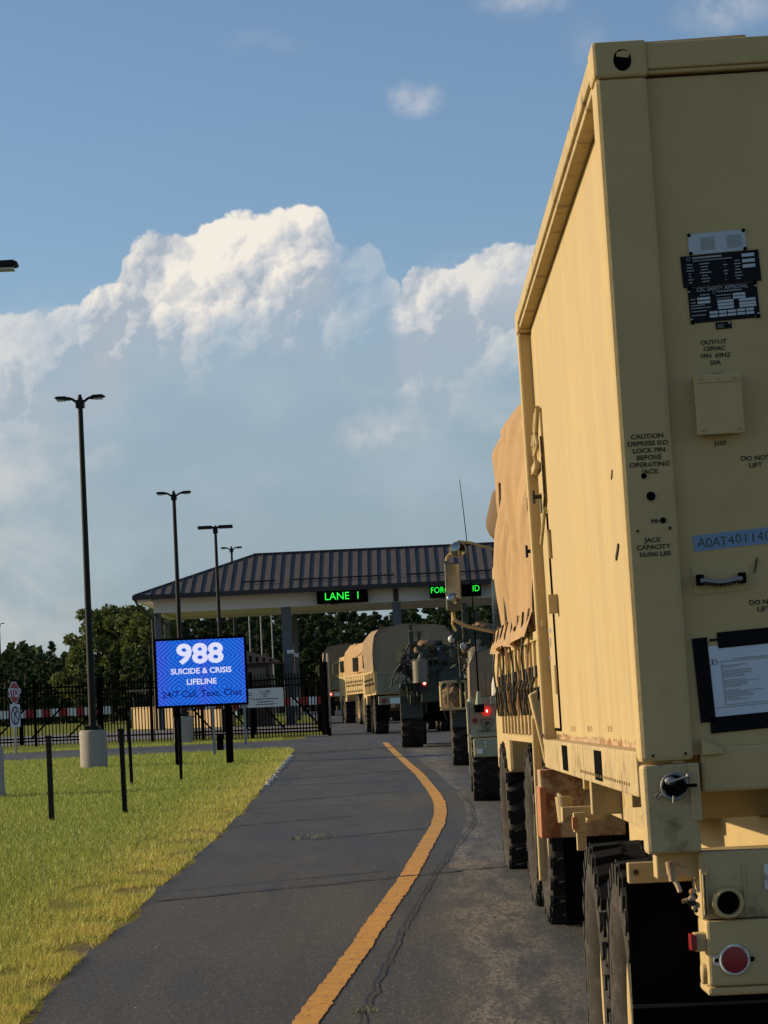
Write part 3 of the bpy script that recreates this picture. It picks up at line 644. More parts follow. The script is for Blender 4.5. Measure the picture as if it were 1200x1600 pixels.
    def pl1(e, at, y):
        for side in ((-.60, -.06), (.32, .90)):
            for k in range(9): v = .52-k*.14; bar(e, at, y, side[0]+random.random()*.03, side[1]-random.random()*.08, v-.035, v+.02)
        for u in (-.95, .95):
            for v in (-.88, .9): p = at(u, v); e.cyl((p[0], y+.001, p[1]), (p[0], y-.003, p[1]), .006, n=10, m=1)
    plate('data_plate', (1120.5, 380.5), 91, 33, 'plate', .032, fn=pl1, mats=('greytext', 'flap'))
    def logo(e, at, y, u, v, r):
        p = at(u, v); e.lathe([(-.0008, r), (.0008, r), (.0008, r*.6), (-.0008, r*.6)], (p[0], y, p[1]), 'y', 14, m=0)
    def pl2(e, at, y):
        logo(e, at, y, -.80, .80, .007)
        e.text('', (0, 0, 0), 1) if False else None
        bar(e, at, y, -.70, .05, .76, .88); bar(e, at, y, -.70, .3, .60, .66)
        for k in range(7):
            v = .42-k*.19
            for u0, u1 in ((-.88, -.68), (-.55, -.25), (.05, .2), (.33, .55)):
                q = random.random()*.1; bar(e, at, y, u0+q*.5, u1-q, v-.04, v+.03)
        for v in (.72, .36, .02): bar(e, at, y, .56, .88, v-.11, v+.10, 1)
        bar(e, at, y, -.6, .1, -.98, -.92) if False else None
    plate('data_plate', (1126.5, 422), 124, 50, 'blackpl', .035, fn=pl2, mats=('greytext', 'plate'))
    def pl3(e, at, y):
        p = at(0, .84); e.text('CSC SAFETY APPROVAL', (p[0], y, p[1]), 6.4/SC, 0, rot=.03, depth=.0012, wid=.84)
        logo(e, at, y, -.25, .62, .006); bar(e, at, y, -.66, -.38, .50, .56); bar(e, at, y, -.16, .55, .60, .67)
        for u0, u1, v in ((-.75, -.38, .33), (-.75, -.38, .12), (.28, .64, .40), (.28, .64, .22), (-.18, .28, .08), (-.18, .28, -.10), (-.18, .28, -.28), (.44, .92, .06), (.44, .92, -.13), (.44, .92, -.29),
                          (-.44, -.20, -.50), (-.17, .06, -.50), (.09, .32, -.50), (.35, .58, -.50), (.61, .84, -.50), (-.44, -.20, -.70), (-.17, .06, -.70), (.09, .32, -.70), (.35, .58, -.70), (.61, .84, -.70)): bar(e, at, y, u0, u1, v-.07, v+.07, 1)
        for u0, u1, v in ((-.95, -.80, .32), (-.95, -.80, .13), (-.2, .22, .42), (-.2, .22, .25), (-.96, -.55, -.03), (-.96, -.38, -.18), (-.96, -.5, -.36), (-.96, -.55, -.58)): bar(e, at, y, u0, u1, v-.025, v+.025)
        for u in (-1, 1):
            for v in (-1, 1):
                c = at(u*.995, v*.99); pts = [c]+[at(u*(.995-.13*math.cos(a)), v*(.99-.26*math.sin(a))) for a in [PI/2*i/8 for i in range(9)]]
                e.prism(pts, y-.0008, y+.0008, 'y', 1); p = at(u*.94, v*.93); e.cyl((p[0], y, p[1]), (p[0], y-.004, p[1]), .008, n=10, m=2)
    plate('safety_plate', (1131, 475), 110, 57, 'blackpl', .035, fn=pl3, mats=('greytext', 'plate', 'flap'))
    plate('small_plate', (1131, 510.5), 25, 11, 'blackpl', .03, fn=lambda e, at, y: [bar(e, at, y, -.8, -.8+random.uniform(.6, 1.1), v, v+.09) for v in (.3, 0, -.3, -.6)]+[bar(e, at, y, .6, .85, .4, .8, 1)], mats=('greytext', 'plate'))
    # socket box
    x, z = rp(1122.5, 634, .0); w, h = 35.5/SC, 46/SC
    bx = MB().box(x-w, x+w, yp-.055, yp, z-h, z+h); bo = bx.build('socket_box', M['tan'], bevel=.006, **kw)
    MB().box(x-w-.003, x+w+.003, yp-.062, yp-.054, z-h-.004, z+h+.003).box(x-w+.002, x+w-.002, yp-.066, yp-.061, z+h-.026, z+h).build('lid', M['tan'], bo, off=off, bevel=.003)
    b = MB()
    for u in (-.75, 0, .75): b.sphere((x+u*w, yp-.066, z+h-.013), .006, 8, 5)
    for u in (-.8, .8): b.sphere((x+u*w, yp-.062, z-h+.012), .007, 8, 5)
    b.box(x-.02, x+.02, yp-.05, yp-.02, z+h, z+h+.006, 1); b.build('rivet', [M['tanw'], M['ink']], bo, off=off)
    # blue tape with handwriting
    def hand(e, at, y):
        s = 'A0AT401140'
        for k, ch in enumerate(s): p = at(-.83+k*.155, random.uniform(-.08, .08)); e.text(ch, (p[0], y, p[1]), 15/SC, 0, bold=-.018, rot=random.uniform(-.02, .1), depth=.001, wid=.98)
    plate('masking_tape', (1158, 843.5), 150, 25, 'tape', .055, d=.001, fn=hand, mats=('ink',))
    # recessed lifting handle
    def hp(e, at, y): pass
    plate('handle_plate', (1127, 906), 90, 43, 'tan', .035, d=.004)
    b = MB(); pts = [rp(1094+i*6.6, 908+5.5*math.sin(PI*i/10)-i*.25, .0) for i in range(11)]
    b.tube([(p[0], yp-.035, p[1]) for p in pts], .009, 10, 0)
    for p in (pts[0], pts[-1]): b.box(p[0]-.010, p[0]+.012, yp-.04, yp-.002, p[1]-.016, p[1]+.018, 1)
    for i in range(14): p = rp(1102+i*3.9, 912+5.0*math.sin(PI*(i+1.2)/15)-i*.15, .0); b.obox((p[0], yp-.0445, p[1]), (.0022, 0, 0), (0, .002, 0), (0, 0, .006), 1)
    b.build('grab_handle', [M['galv'], M['flap']], **kw)
    b = MB(); x, z = rp(1183, 885); b.obox((x, yp-.004, z), (.002, 0, 0), (0, .003, 0), (.006, 0, .024)); b.build('scuff_mark', M['ink'], **kw)
    # document sleeve taped to the panel
    def doc(e, at, y):
        y = y
        p = at(-.9, .56)
        for q in (-.95, -.86): c = at(q, .56); e.lathe([(-.0008, .009), (.0008, .009), (.0008, .0068), (-.0008, .0068)], (c[0], y, c[1]), 'y', 16)
        bar(e, at, y, -.80, .98, .54, .56); bar(e, at, y, -.45, .6, .59, .615); bar(e, at, y, -.72, -.705, -.62, .50); bar(e, at, y, -.72, .98, -.64, -.625); bar(e, at, y, -1., .98, -.70, -.685)
        for k in range(22):
            v = .44-k*.045
            if k in (2, 8, 14): continue
            bar(e, at, y, -.69, -.69+random.choice((.3, .45, .6, .75))+random.random()*.1, v-.010, v+.006)
    plate('document_sleeve', (1180, 1063), 140, 114, 'paper', .035, d=.003, fn=doc, mats=('greytext',))
    for c, w_, h_ in (((1100, 1064), 23.5, 132), ((1185, 997), 128, 25), ((1183, 1129), 146, 25)): plate('black_tape', c, w_, h_, 'tapeb', .04, d=.0055)
    plate('black_tape', (1117, 1001.5), 16, 3.5, 'tapeb', .02, d=.004)
    # ---- side hatch near the front end
    xs = x0+.072
    def sp_(px, py):                     # a place on the side panel
        d = FW*F+RT*(px-600)-UP*(py-800); k = xs/d.x; k = (xs-(d.z*k+EYE-2.7)*LEAN)/d.x; return d.y*k, d.z*k+EYE
    A, B_, C_, D_ = sp_(880.5, 1141), sp_(860, 1000), sp_(846, 630), sp_(829, 1130)
    ya, yb = sp_(871, 1141)[0], sp_(836, 1125)[0]
    ydr, zlo, ztop = sp_(878, 1138)[0], sp_(878, 1138)[1], sp_(847, 625)[1]
    b = MB()
    yf = y1-.14
    b.box(xs-.010, xs, ydr, yf, zlo, sp_(858, 800)[1]); dr = b.build('side_door', M['tanp'], bevel=.002, **kw)
    zt1 = sp_(858, 800)[1]
    b = MB().box(xs-.0105, xs-.002, ydr-.009, ydr, zlo, zt1).box(xs-.0105, xs-.002, ydr, yf, zlo-.014, zlo); b.build('gap', M['flap'], dr, off=off)
    z2, z3 = sp_(855, 780)[1], sp_(849, 630)[1]; y2 = sp_(850, 700)[0]
    b = MB(); b.prism([(y2, z2), (yf, z2-.16), (yf, z3-.20), (y2, z3)], xs-.012, xs-.001, 'x'); h2 = b.build('vent_hatch', M['tanp'], bevel=.002, **kw)
    b = MB(); dd = Vector((0, yf-y2, -.16)).normalized()
    def bar3(p, q, r=.009, m=0): b.tube([p, q], r, 6, m)
    bar3((xs-.014, y2, z2), (xs-.014, yf, z2-.16), .007); bar3((xs-.014, y2-.006, z2), (xs-.014, y2-.006, z3-.15), .0065); bar3((xs-.02, y2, z3), (xs-.02, yf, z3-.20), .014, 1); bar3((xs-.016, y2, z2-.05), (xs-.016, yf, z2-.20), .011, 1)
    b.builds('hatch_frame', [M['ink'], M['tanw']], h2, off=off)
    b = MB()
    for (px, py) in ((850, 776), (841, 787), (838, 861), (856, 1084)):   # T handles
        y, z = sp_(px, py); b.cyl((xs, y, z), (xs-.055, y, z), .011, n=10).cyl((xs-.055, y, z-.035), (xs-.055, y, z+.035), .008, n=8)
    b.builds('latch', M['iron'], **kw)
    b = MB()
    for py in (727, 975): y, z = sp_(848 if py < 800 else 856, py); b.box(xs-.045, xs-.018, y-.04, yf+.03, z-.022, z+.022)
    b.builds('strap_bracket', M['tanw'], bevel=.004, **kw)
    b = MB()
    for py, px in ((850, 862), (1062, 873)): y, z = sp_(px, py); b.cyl((xs-.012, y, z-.075), (xs-.012, y, z+.075), .012, n=8)
    b.builds('hinge', M['tanw'], dr, off=off)
    y, z = sp_(872, 943); b = MB().box(xs-.05, xs-.002, y-.045, y+.06, z-.048, z-.040).box(xs-.05, xs-.002, y-.05, y-.042, z-.048, z+.045).box(xs-.012, xs-.008, y-.04, y+.06, z-.04, z+.04, 1).box(xs-.04, xs-.01, y+.0, y+.03, z-.03, z+.02, 1); b.build('recessed_catch', [M['tanw'], M['flap']], **kw)
    y, z = sp_(845, 680); b = MB().tube([(xs-.02, y, z+.12), (xs-.03, y+.05, z+.04), (xs-.02, y+.02, z-.05), (xs-.03, y+.16, z-.09), (xs-.02, y+.2, z-.16)], .010, 6).sphere((xs-.02, y+.19, z-.17), .024).tube([(xs-.02, y+.28, z+.03), (xs-.03, y+.28, z-.03), (xs-.02, y+.34, z-.06)], .012, 6).box(xs-.02, xs, y+.10, y+.19, z-.40, z-.30, 1); b.builds('chain_catch', [M['tanw'], M['olive']], h2, off=off)
    b = MB()                             # stencilled marks on the side (face -x)
    def side_mark(px, py, w, h): y, z = sp_(px, py); b.box(xs-.0125, xs-.0095, y-w/2, y+w/2, z-h/2, z+h/2)
    for py in (985, 1000, 1007, 1028, 1042): side_mark(863, py, .09, .022); side_mark(859, py, .05, .022)
    b.build('stencil_marks', M['greytext'], dr, off=off)
    b = MB()
    for px in (896, 922, 953):
        for k in (-1, 0, 1): y, z = sp_(px+k*2.6, 1139); b.box(xs-.0025, xs+.001, y-.018, y+.018, z-.012, z+.012)
    b.build('stencil_marks', M['tanw'], **kw)
    b = MB(); y, z = sp_(966, 863); b.obox((xs-.004, y, z), (.003, 0, 0), (0, .07, -.022), (0, .004, .006)); y, z = sp_(957, 742); b.obox((xs-.003, y, z), (.002, 0, 0), (0, .03, -.014), (0, .002, .002)); b.builds('scratch', M['iron'], **kw)
    # upper marks and clips on the far post
    b = MB()
    for py in (1068, 1082): pass
    z = rp(0, 0)[1]
    q = MB()
    for k in (0, 1): q.box(x0-.006, x0+.04, y1-.36+k*.13, y1-.28+k*.13, z0+.155, z0+.185, 0).cyl((x0-.007, y1-.32+k*.13, z0+.17), (x0-.010, y1-.32+k*.13, z0+.17), .012, n=8, m=1)
    q.builds('bolt_clip', [M['tanw'], M['flap']], **kw)
    b = MB(); yy = y0+.2; vs = []       # grime gathered along the lip above the bottom rail
    while yy < y1-.15: h = .010+.022*random.random()**2; vs += [(x0+.0705, yy, z0+.150), (x0+.0705, yy, z0+.152+h)]; yy += .035
    b.add(vs, [(2*i, 2*i+2, 2*i+3, 2*i+1) for i in range(len(vs)//2-1)]); b.build('grime', M['rust'], norm=False, **kw)
    t.rotation_euler = (0, -LEAN, 0); t.location.x += 1.21*LEAN; t.location.z += 1.2*LEAN   # the shelter leans with the road's crossfall
    return t
container()

def trailer():
    ox = TX+1.22
    t = thing('cargo_trailer', 'tan two axle trailer carrying the big container, red reflectors at its rear', 'trailer', (ox, TY, 0)); off = (ox, TY, 0); kw = dict(parent=t, off=off)
    for y in (9.9, 11.25):
        for s in (-1, 1): w = wheel(t, (s*(1.22-.20+.012), y-TY, .625), .625, .39, s, 30, detail=True)
    MB().box(-1.0, 1.0, 9.84-TY, 9.96-TY, .55, .68).box(-1., 1., 11.19-TY, 11.31-TY, .55, .68).build('axle', M['iron'], t)
    b = MB(); xl = P(1092, 1290, TY+.25).x
    zt, zb = rp(1150, 1256)[1], .95
    xr_ = 1.33
    b.box(xr_, xr_+.10, TY+.35, TY+7.6, .98, 1.325).box(xr_-.03, xr_+.13, TY+.35, TY+7.6, 1.325, 1.37).box(TX+1.85, TX+1.95, TY+.35, TY+7.6, .98, 1.33)
    for k in range(4): b.box(xr_+.1, TX+1.85, TY+1.9+k*1.5, TY+2.0+k*1.5, 1.1, 1.3)
    for k in range(4): b.box(TX+.2, TX+2.2, TY+1.2+k*1.5, TY+1.3+k*1.5, 1.37, FL-.006)
    b.build('frame_rail', M['tan'], bevel=.006, **kw)
    p = P(1195, 1297, TY+.02); b = MB().text('LIFT', (p.x-.005, TY+.17, p.z), .016)
    # longitudinal beam seen under the side rail + cross braces
    MB().box(TX+.26, TX+.36, 11.7, 15.4, 1.27, 1.47).box(TX+.12, TX+.26, 12.9, 13.0, 1.3, 1.46).box(TX+.16, TX+1.2, 15.0, 15.15, 1.2, 1.46).build('side_beam', M['tanw'], bevel=.005, **kw)
    # landing-gear box painted rust red near the front of the container
    q0 = P(848, 1225, 14.9); MB().box(q0.x-.02, q0.x+.42, 14.75, 15.05, 1.12, FL-.01).build('front_bolster', M['rust'], bevel=.006, **kw)
    MB().box(q0.x-.028, q0.x+.006, 14.72, 15.06, 1.12, FL-.10).build('corner_guide', M['orange'], bevel=.004, **kw)
    b = MB(); a = P(873, 1250, 14.2); b.tube([(a.x, 14.2, a.z+.03), (a.x+.06, 14.1, a.z-.04), (a.x+.12, 13.8, a.z-.10)], .012, 6).cyl((a.x+.02, 14.1, a.z+.02), (a.x+.02, 14.1, a.z-.11), .045, .035, 12).box(a.x, a.x+.22, 13.9, 14.1, a.z-.10, a.z-.03); b.build('air_valve', M['tanw'], **kw)
    a = P(903, 1290, 12.9); b = MB().box(a.x-.02, a.x+.035, 12.86, 12.93, a.z-.03, a.z+.06); mk = b.build('side_marker', M['tan'], bevel=.003, **kw)
    a2 = P(898, 1286, 12.9); MB().box(a2.x-.012, a2.x+.012, 12.855, 12.93, a2.z-.028, a2.z+.028).build('lens', M['orange'], mk, off=off)
    a = P(904, 1312, 12.9); MB().box(a.x-.008, a.x+.035, 12.87, 12.93, a.z-.05, a.z+.06).build('marker_bracket', M['tan'], bevel=.003, **kw)
    # rear cross member, bracket over the tyre, light boxes
    Y = TY+.02
    def r2(px, py, dy=.02): p = P(px, py, TY+dy); return p.x, p.z
    x0, z1 = r2(981, 1349, .26); x1, z0 = r2(1094, 1376, .26)
    b = MB().box(x0, x1+.02, TY+.26, TY+.33, z0, z1); bk = b.build('mudguard_bracket', M['tan'], bevel=.004, **kw)
    x, z = r2(994, 1363, .25); MB().cyl((x, TY+.26, z), (x, TY+.248, z), .010, n=6).build('bolt', M['ink'], bk, off=off)
    a0 = r2(1032, 1333); a1 = r2(1104, 1372); MB().box(a0[0]-.01, a1[0], TY+.08, TY+.2, a1[1], a0[1]).build('cross_member', M['tan'], bevel=.005, **kw)
    xa, xb = r2(1102, 1400)[0], TX+1.05
    za, zb, zc = r2(1150, 1329)[1], r2(1150, 1437)[1], r2(1150, 1555)[1]
    b = MB().box(xa-.012, xb, TY+.03, TY+.3, zb+.003, za); lp = b.build('upper_light_panel', M['tanw'], bevel=.006, **kw)
    b = MB()
    for px in (1105, 1163): x = r2(px, 1400)[0]; b.box(x, x+.006, TY+.024, TY+.03, zb+.03, za-.04)
    for px in (1100, 1104): x = r2(px, 1400)[0]; b.box(x-.002, x+.002, TY+.010, TY+.03, zb+.02, za-.07, 0)
    b.build('weld_seam', M['tanw'], lp, off=off)
    x2, z2 = r2(1197, 1365); MB().box(x2-.006, x2+.06, TY+.018, TY+.03, z2-.05, z2+.03).build('marking_plate', M['whited'], lp, off=off)
    xq = r2(1106, 1500)[0]; b = MB().box(xq, xb, TY+.012, TY+.28, zc+.03, zb).box(xq-.004, xb, TY+.018, TY+.28, zc, zc+.028); l2 = b.build('light_panel', M['tan'], bevel=.010, **kw)
    cx, cz = r2(1137, 1410); b = MB().lathe([(.02, .055), (-.025, .050), (-.045, .046), (-.047, .040), (-.03, .037), (-.005, .036)], (cx, TY+.02, cz), 'y', 32).lathe([(-.012, .037), (-.014, .001)], (cx, TY+.02, cz), 'y', 32, m=1)
    b.sphere((cx+.028, TY-.02, cz-.030), .004); b.build('lamp_socket', [M['tan'], M['flap']], lp, off=off)
    cx, cz = r2(1147, 1499); b = MB().lathe([(.0, .050), (-.012, .048), (-.014, .043), (-.010, .0415)], (cx, TY+.01, cz), 'y', 36).lathe([(-.011, .042), (-.013, .03), (-.0135, .001)], (cx, TY+.01, cz), 'y', 36, m=1)
    for s in (-1, 1): b.sphere((cx+s*.057, TY+.008, cz), (.008, .004, .008), m=2)
    b.cyl((cx-.05, TY+.012, cz), (cx-.05, TY+.006, cz), .018, n=16, m=0)
    b.build('round_reflector', [M['whited'], M['red'], M['flap']], l2, off=off)
    a = r2(1089, 1473); b = MB().box(a[0]-.006, a[0]+.034, TY+.03, TY+.10, a[1]-.03, a[1]+.028); sm = b.build('side_marker', M['tan'], bevel=.004, **kw)
    MB().box(a[0]-.020, a[0]-.006, TY+.024, TY+.09, a[1]-.026, a[1]+.026).box(a[0]-.02, a[0]+.0, TY+.018, TY+.026, a[1]-.024, a[1]+.022).build('lens', M['redon'] if False else M['red'], sm, off=off, bevel=.003)
    a = r2(1098, 1525); b = MB().lathe([(.01, .030), (-.008, .034), (-.014, .030), (-.01, .024), (-.01, .001)], (xq-.002, TY+.09, a[1]), 'x', 24); b.build('side_reflector', M['tanw'], l2, off=off)
    # hoses and valve
    a = r2(1047, 1352); b = MB().cyl((a[0], TY+.02, a[1]+.012), (a[0]+.004, TY+.02, a[1]-.028), .015, n=14).cyl((a[0]+.004, TY+.02, a[1]-.028), (a[0]+.006, TY+.02, a[1]-.05), .012, n=12).tube([(a[0]+.006, TY+.02, a[1]-.04), (a[0]+.018, TY+.01, a[1]-.06), (a[0]+.026, TY+.0, a[1]-.085)], .008, 8)
    b.tube([(a[0]+.0, TY+.03, a[1]+.012), (a[0]+.05, TY+.01, a[1]-.01), (a[0]+.075, TY+.0, a[1]-.05), (a[0]+.085, TY+.01, a[1]-.09)], .003, 6)
    a = r2(1082, 1405); 
    for k in range(12): b.sphere((a[0]+random.gauss(0, .013), TY+random.gauss(0, .01), a[1]+random.gauss(0, .018)), random.uniform(.006, .013), 8, 5, m=k % 2)
    b.cyl((a[0]-.035, TY, a[1]-.005), (a[0]-.008, TY, a[1]+.002), .007, n=8)
    b.build('hose_coupling', [M['rust'], M['iron']], **kw)
    # mud flaps
    xf_ = r2(984, 1480, .3)[0]-ox
    MB().box(xf_, xf_+.62, .30, .312, .16, z0+.004).build('mud_flap', M['flap'], t); MB().box(.72, 1.22, .30, .312, .16, z0+.004).build('mud_flap', M['flap'], t)
    xg = r2(1000, 1590)[0]
    MB().box(xg+.0, TX+1.3, TY+.262, TY+.30, .80, .81).build('guard_bar', M['iron'], off=off, parent=t)
    MB().box(-.05, .05, 6.3, 8.9, 1.0, 1.12).build('drawbar', M['tanw'], t)
trailer()

# ------------------------------------------------------------------ the convoy
Y1 = 17.9
t1 = cargo_truck('cargo_truck', 'tan cargo truck with bulging tan canvas, directly ahead of the big container', (.965+1.22, Y1, gline(Y1+1.1)), R_(1.0), th=3.88, detail=True, seed=4, tr=1.05, light='reddim')
M['rolled'] = mat('brown_rolled_canvas', (.16, .10, .055), .9, var=.15)
def t1_extras():
    b = MB()                             # webbing and rope hanging down the side
    rnd = random.Random(5)
    for k in range(8):
        y = .4+k*.62; z = 2.12; x = -1.30; pts = [(x+.01, y, z)]
        for j in range(7): z -= .10; pts.append((x-.01+.010*math.sin(j*1.7+k), y+.03*math.sin(j*1.1+k*2), z))
        b.tube(pts, .008, 6, k % 2)
    for k in range(14): y = .2+k*.34; b.tube([(-1.29, y, 1.66), (-1.31, y+.06, 1.60), (-1.30, y+.1, 1.50), (-1.29, y+.12, 1.42)], .009, 6, 1)
    b.builds('tie_down_strap', [M['camo'], M['iron']], t1)
    b = MB()
    for y in (3.3,): b.grid(lambda u, v, y=y: (-1.268-.018*math.sin(PI*u), y+.16*u*math.sin(PI*v)+.05*math.sin(v*4), 2.1+1.1*v), 4, 14, 0)
    b.builds('curtain_gap', M['ink'], t1, norm=False)
    b = MB(); b.grid(lambda u, v: (-1.20-.12*math.sin(PI*v)**.6*math.sin(PI*u)-.02*math.sin(v*7), 4.45+.45*u, 2.82+.46*v), 10, 12); b.build('rolled_side_curtain', M['rolled'], t1, norm=False)
    b = MB(); b.grid(lambda u, v: (-1.27-.025*math.sin(u*31)*(1-v)-.07*(1-v), .3+4.6*u, 1.93+.19*v+.022*math.sin(u*14)*(1-v)), 70, 4); b.build('canvas_skirt', M['tarp'], t1, norm=False)
    b = MB().box(-1.33, -1.28, .1, .16, .35, 1.4); b.prism([(-1.34, 1.55), (-1.20, 1.62), (-1.20, 1.15), (-1.26, 1.1)], .02, .18, 'y'); b.builds('side_bracket', M['tan'], t1, bevel=.01)
    MB().box(-1.20, -1.02, -.10, -.04, .90, 1.30).build('lamp_guard', M['tanw'], t1, bevel=.01)
    l = MB().box(-1.21, -1.10, -.145, -.10, .98, 1.12).build('tail_light', M['redon'], t1, bevel=.01); MB().sphere((-1.155, -.15, 1.05), .025).build('bulb', M['redhot'], l)
    MB().lathe([(0, .05), (-.03, .05), (-.03, .04), (-.01, .035), (-.01, .001)], (-1.12, -.10, .86), 'y', 20).build('reflector', M['tanw'], t1)
    # large mirror
    ym = 6.35; z0 = gline(Y1+1.1)
    def L(px, py): p = P(px, py, Y1+ym); return p.x-(.965+1.22), p.z-z0
    a, b_ = L(714, 879), L(742, 953); m = MB().box(a[0], b_[0], ym, ym+.07, b_[1], a[1]); mo = m.build('mirror', M['olive'], t1, bevel=.012)
    MB().box(a[0]+.014, b_[0]-.010, ym-.004, ym, b_[1]+.10, a[1]-.014).build('mirror_glass', M['mirror'], mo)
    c = L(735, 858); d = L(727, 935)
    MB().lathe([(.02, .05), (0, .072), (-.008, .072), (-.008, .064)], (c[0], ym, c[1]), 'y', 24, m=0).lathe([(-.006, .064), (-.012, .04), (-.014, .001)], (c[0], ym, c[1]), 'y', 24, m=1).lathe([(.0, .05), (-.012, .05), (-.016, .03), (-.018, .001)], (d[0], ym-.004, d[1]), 'y', 24, m=1).build('round_mirror', [M['tan'], M['mirror']], mo)
    q = [L(x, y) for x, y in ((717, 876), (719, 868), (728, 862), (735, 845), (755, 847), (800, 860))]
    MB().tube([(x, ym+.03, z) for x, z in q], .012, 8).tube([(L(x, y)[0], ym+.03, L(x, y)[1]) for x, y in ((727, 955), (730, 968), (748, 977), (800, 988))], .016, 8).tube([(L(x, y)[0], ym+.05, L(x, y)[1]) for x, y in ((727, 955), (727, 975), (733, 985))], .010, 8).builds('mirror_arm', M['tan'], mo)
t1_extras()

def humvee():
    Y = 34.3; z0 = gline(Y+.6); xl = P(734, 1125, Y).x; hw = 1.08
    t = thing('utility_truck', 'tan soft top four wheel drive with whip antenna, right behind the dark engineer vehicles', 'army jeep', (xl+hw, Y, z0), R_(-.9))
    z = lambda v: v
    b = MB().box(-hw, hw, .0, 2.2, .80, 1.30).box(-hw, hw, .9, 4.3, .55, .80).prism([(2.2, .80), (4.4, .80), (4.4, 1.15), (3.2, 1.25), (2.2, 1.30)], -hw, hw, 'x'); b.box(-hw-.012, hw+.012, -.02, .05, .80, .84)
    b.build('body', M['hvt'], t, bevel=.02)
    MB().box(-hw+.03, hw-.03, -.10, -.02, .56, .79).build('bumper', M['hvt'], t, bevel=.015)
    def f(a, c):                         # soft top: rounded box
        pr = [(-hw+.02, 1.30), (-hw+.03, 1.70), (-hw+.10, 1.84), (-hw+.30, 1.90), (0, 1.91), (hw-.30, 1.90), (hw-.10, 1.84), (hw-.03, 1.70), (hw-.02, 1.30)]
        k = a*8; i = min(7, int(k)); r = k-i; return (pr[i][0]*(1-r)+pr[i+1][0]*r, -.0+2.5*c, pr[i][1]*(1-r)+pr[i+1][1]*r)
    s = MB(); s.grid(wrinkled(f, 0, 0, .015, 2.), 40, 20)
    def g(a, c): x, _, zt = f(a, 0); return (x, 0., 1.30+(zt-1.30)*c)
    s.grid(g, 40, 8); st = s.build('soft_top', M['tarpd'], t, norm=False)
    w = MB(); w.prism([(-.85, 1.31), (-.85, 1.62), (-.72, 1.76), (.72, 1.76), (.85, 1.62), (.85, 1.31)], -.016, -.004, 'y', 1); w.prism([(-.79, 1.33), (-.79, 1.61), (-.69, 1.71), (.69, 1.71), (.79, 1.61), (.79, 1.33)], -.022, -.017, 'y', 0)
    w.build('rear_window', [mat('dusty_plastic_window', (.17, .14, .12), .45, var=.1), M['tarpd']], st)
    for y in (.62, 3.7):
        for s_ in (-1, 1): wheel(t, (s_*.90, y, .47), .47, .32, s_, 22)
    zr = {}
    def loc(px, py, dy=0.): p = P(px, py, Y+dy); return p.x-xl-hw, p.z-z0
    x, q = loc(760, 1111); l = MB().cyl((x, -.02, q), (x, -.07, q), .062, n=18).build('tail_light', M['redon'] if False else M['reddim'], t); MB().sphere((x+.005, -.075, q), (.010, .006, .018)).build('bulb', M['redhot'], l)
    x2, q2 = loc(742, 1126); MB().cyl((x2, -.02, q2), (x2, -.05, q2), .034, n=14).build('marker_light', M['red'], t)
    b = MB(); x3, q3 = loc(761, 1129); sh = [(-.075, .05), (-.075, -.01), (-.04, -.06), (0, -.085), (.04, -.06), (.075, -.01), (.075, .05)]
    si = [(a*.86, c*.86) for a, c in sh]
    for k in range(6): b.prism([(x3+sh[k][0], q3+sh[k][1]), (x3+sh[k+1][0], q3+sh[k+1][1]), (x3+si[k+1][0], q3+si[k+1][1]), (x3+si[k][0], q3+si[k][1])], -.028, -.0205, 'y')
    b.prism([(x3-.07, q3+.05), (x3+.07, q3+.05), (x3+.05, q3+.04), (x3-.05, q3+.04)], -.028, -.0205, 'y'); b.prism([(x3-.03, q3+.02), (x3+.04, q3+.01), (x3-.01, q3-.05)], -.026, -.0205, 'y'); b.build('shield_emblem', M['ink'], t)
    b = MB(); x4, q4 = loc(766, 1141.5); b.text('4 MDBR 3 AL(A)', (x4+.02, -.0215, q4), .034, wid=1.05, bold=.01); b.build('unit_lettering', M['ink'], t)
    b = MB(); x5, q5 = loc(758, 1160); b.cyl((x5, -.10, q5), (x5, -.115, q5), .012, n=8).cyl((x5, -.10, q5-.05), (x5, -.115, q5-.05), .012, n=8).box(-hw+.08, -hw+.14, -.13, -.10, .6, .66); b.build('bolt', M['white'], t)
    x6, q6 = loc(748, 1098); b = MB().cyl((x6, -.10, q6-.12), (x6, -.10, q6-.02), .06, .07, 12, 1).cyl((x6, -.10, q6-.02), (x6, -.10, q6+.14), .045, .02, 12, 0).box(x6-.05, x6+.05, -.10, .0, q6-.08, q6-.04, 1)
    tpx, tq = loc(718, 750); n = 12; pts = []
    for k in range(n+1): a = k/n; pts.append((x6+(tpx-x6)*a+.03*math.sin(PI*a), -.10, q6+.1+(tq-q6-.1)*a))
    for k in range(n): b.cyl(pts[k], pts[k+1], .011*(1-.65*k/n), .011*(1-.65*(k+1)/n), 6, 1)
    b.build('whip_antenna', [M['hvt'], M['blk']], t)
    x7, q7 = loc(780, 1075); b = MB().grid(wrinkled(lambda u, v: (x7+.10*math.cos(2*PI*u)*(1-.55*max(0, v-.6)), -.05+.09*math.sin(2*PI*u), q7-.09+.23*v), 0, 0, .02, 6.), 20, 10); b.build('white_fabric_bundle', M['whited'], t, norm=False)
    MB().box(-hw-.03, -hw, .0, .03, -.0+.35, 1.25).box(.35, .6, .1, .3, .30, .56).box(x7-.12, x7+.2, -.09, -.01, 1.20, 1.30).build('tie_bar', M['hvt'], t, bevel=.004)
    return t
humvee()

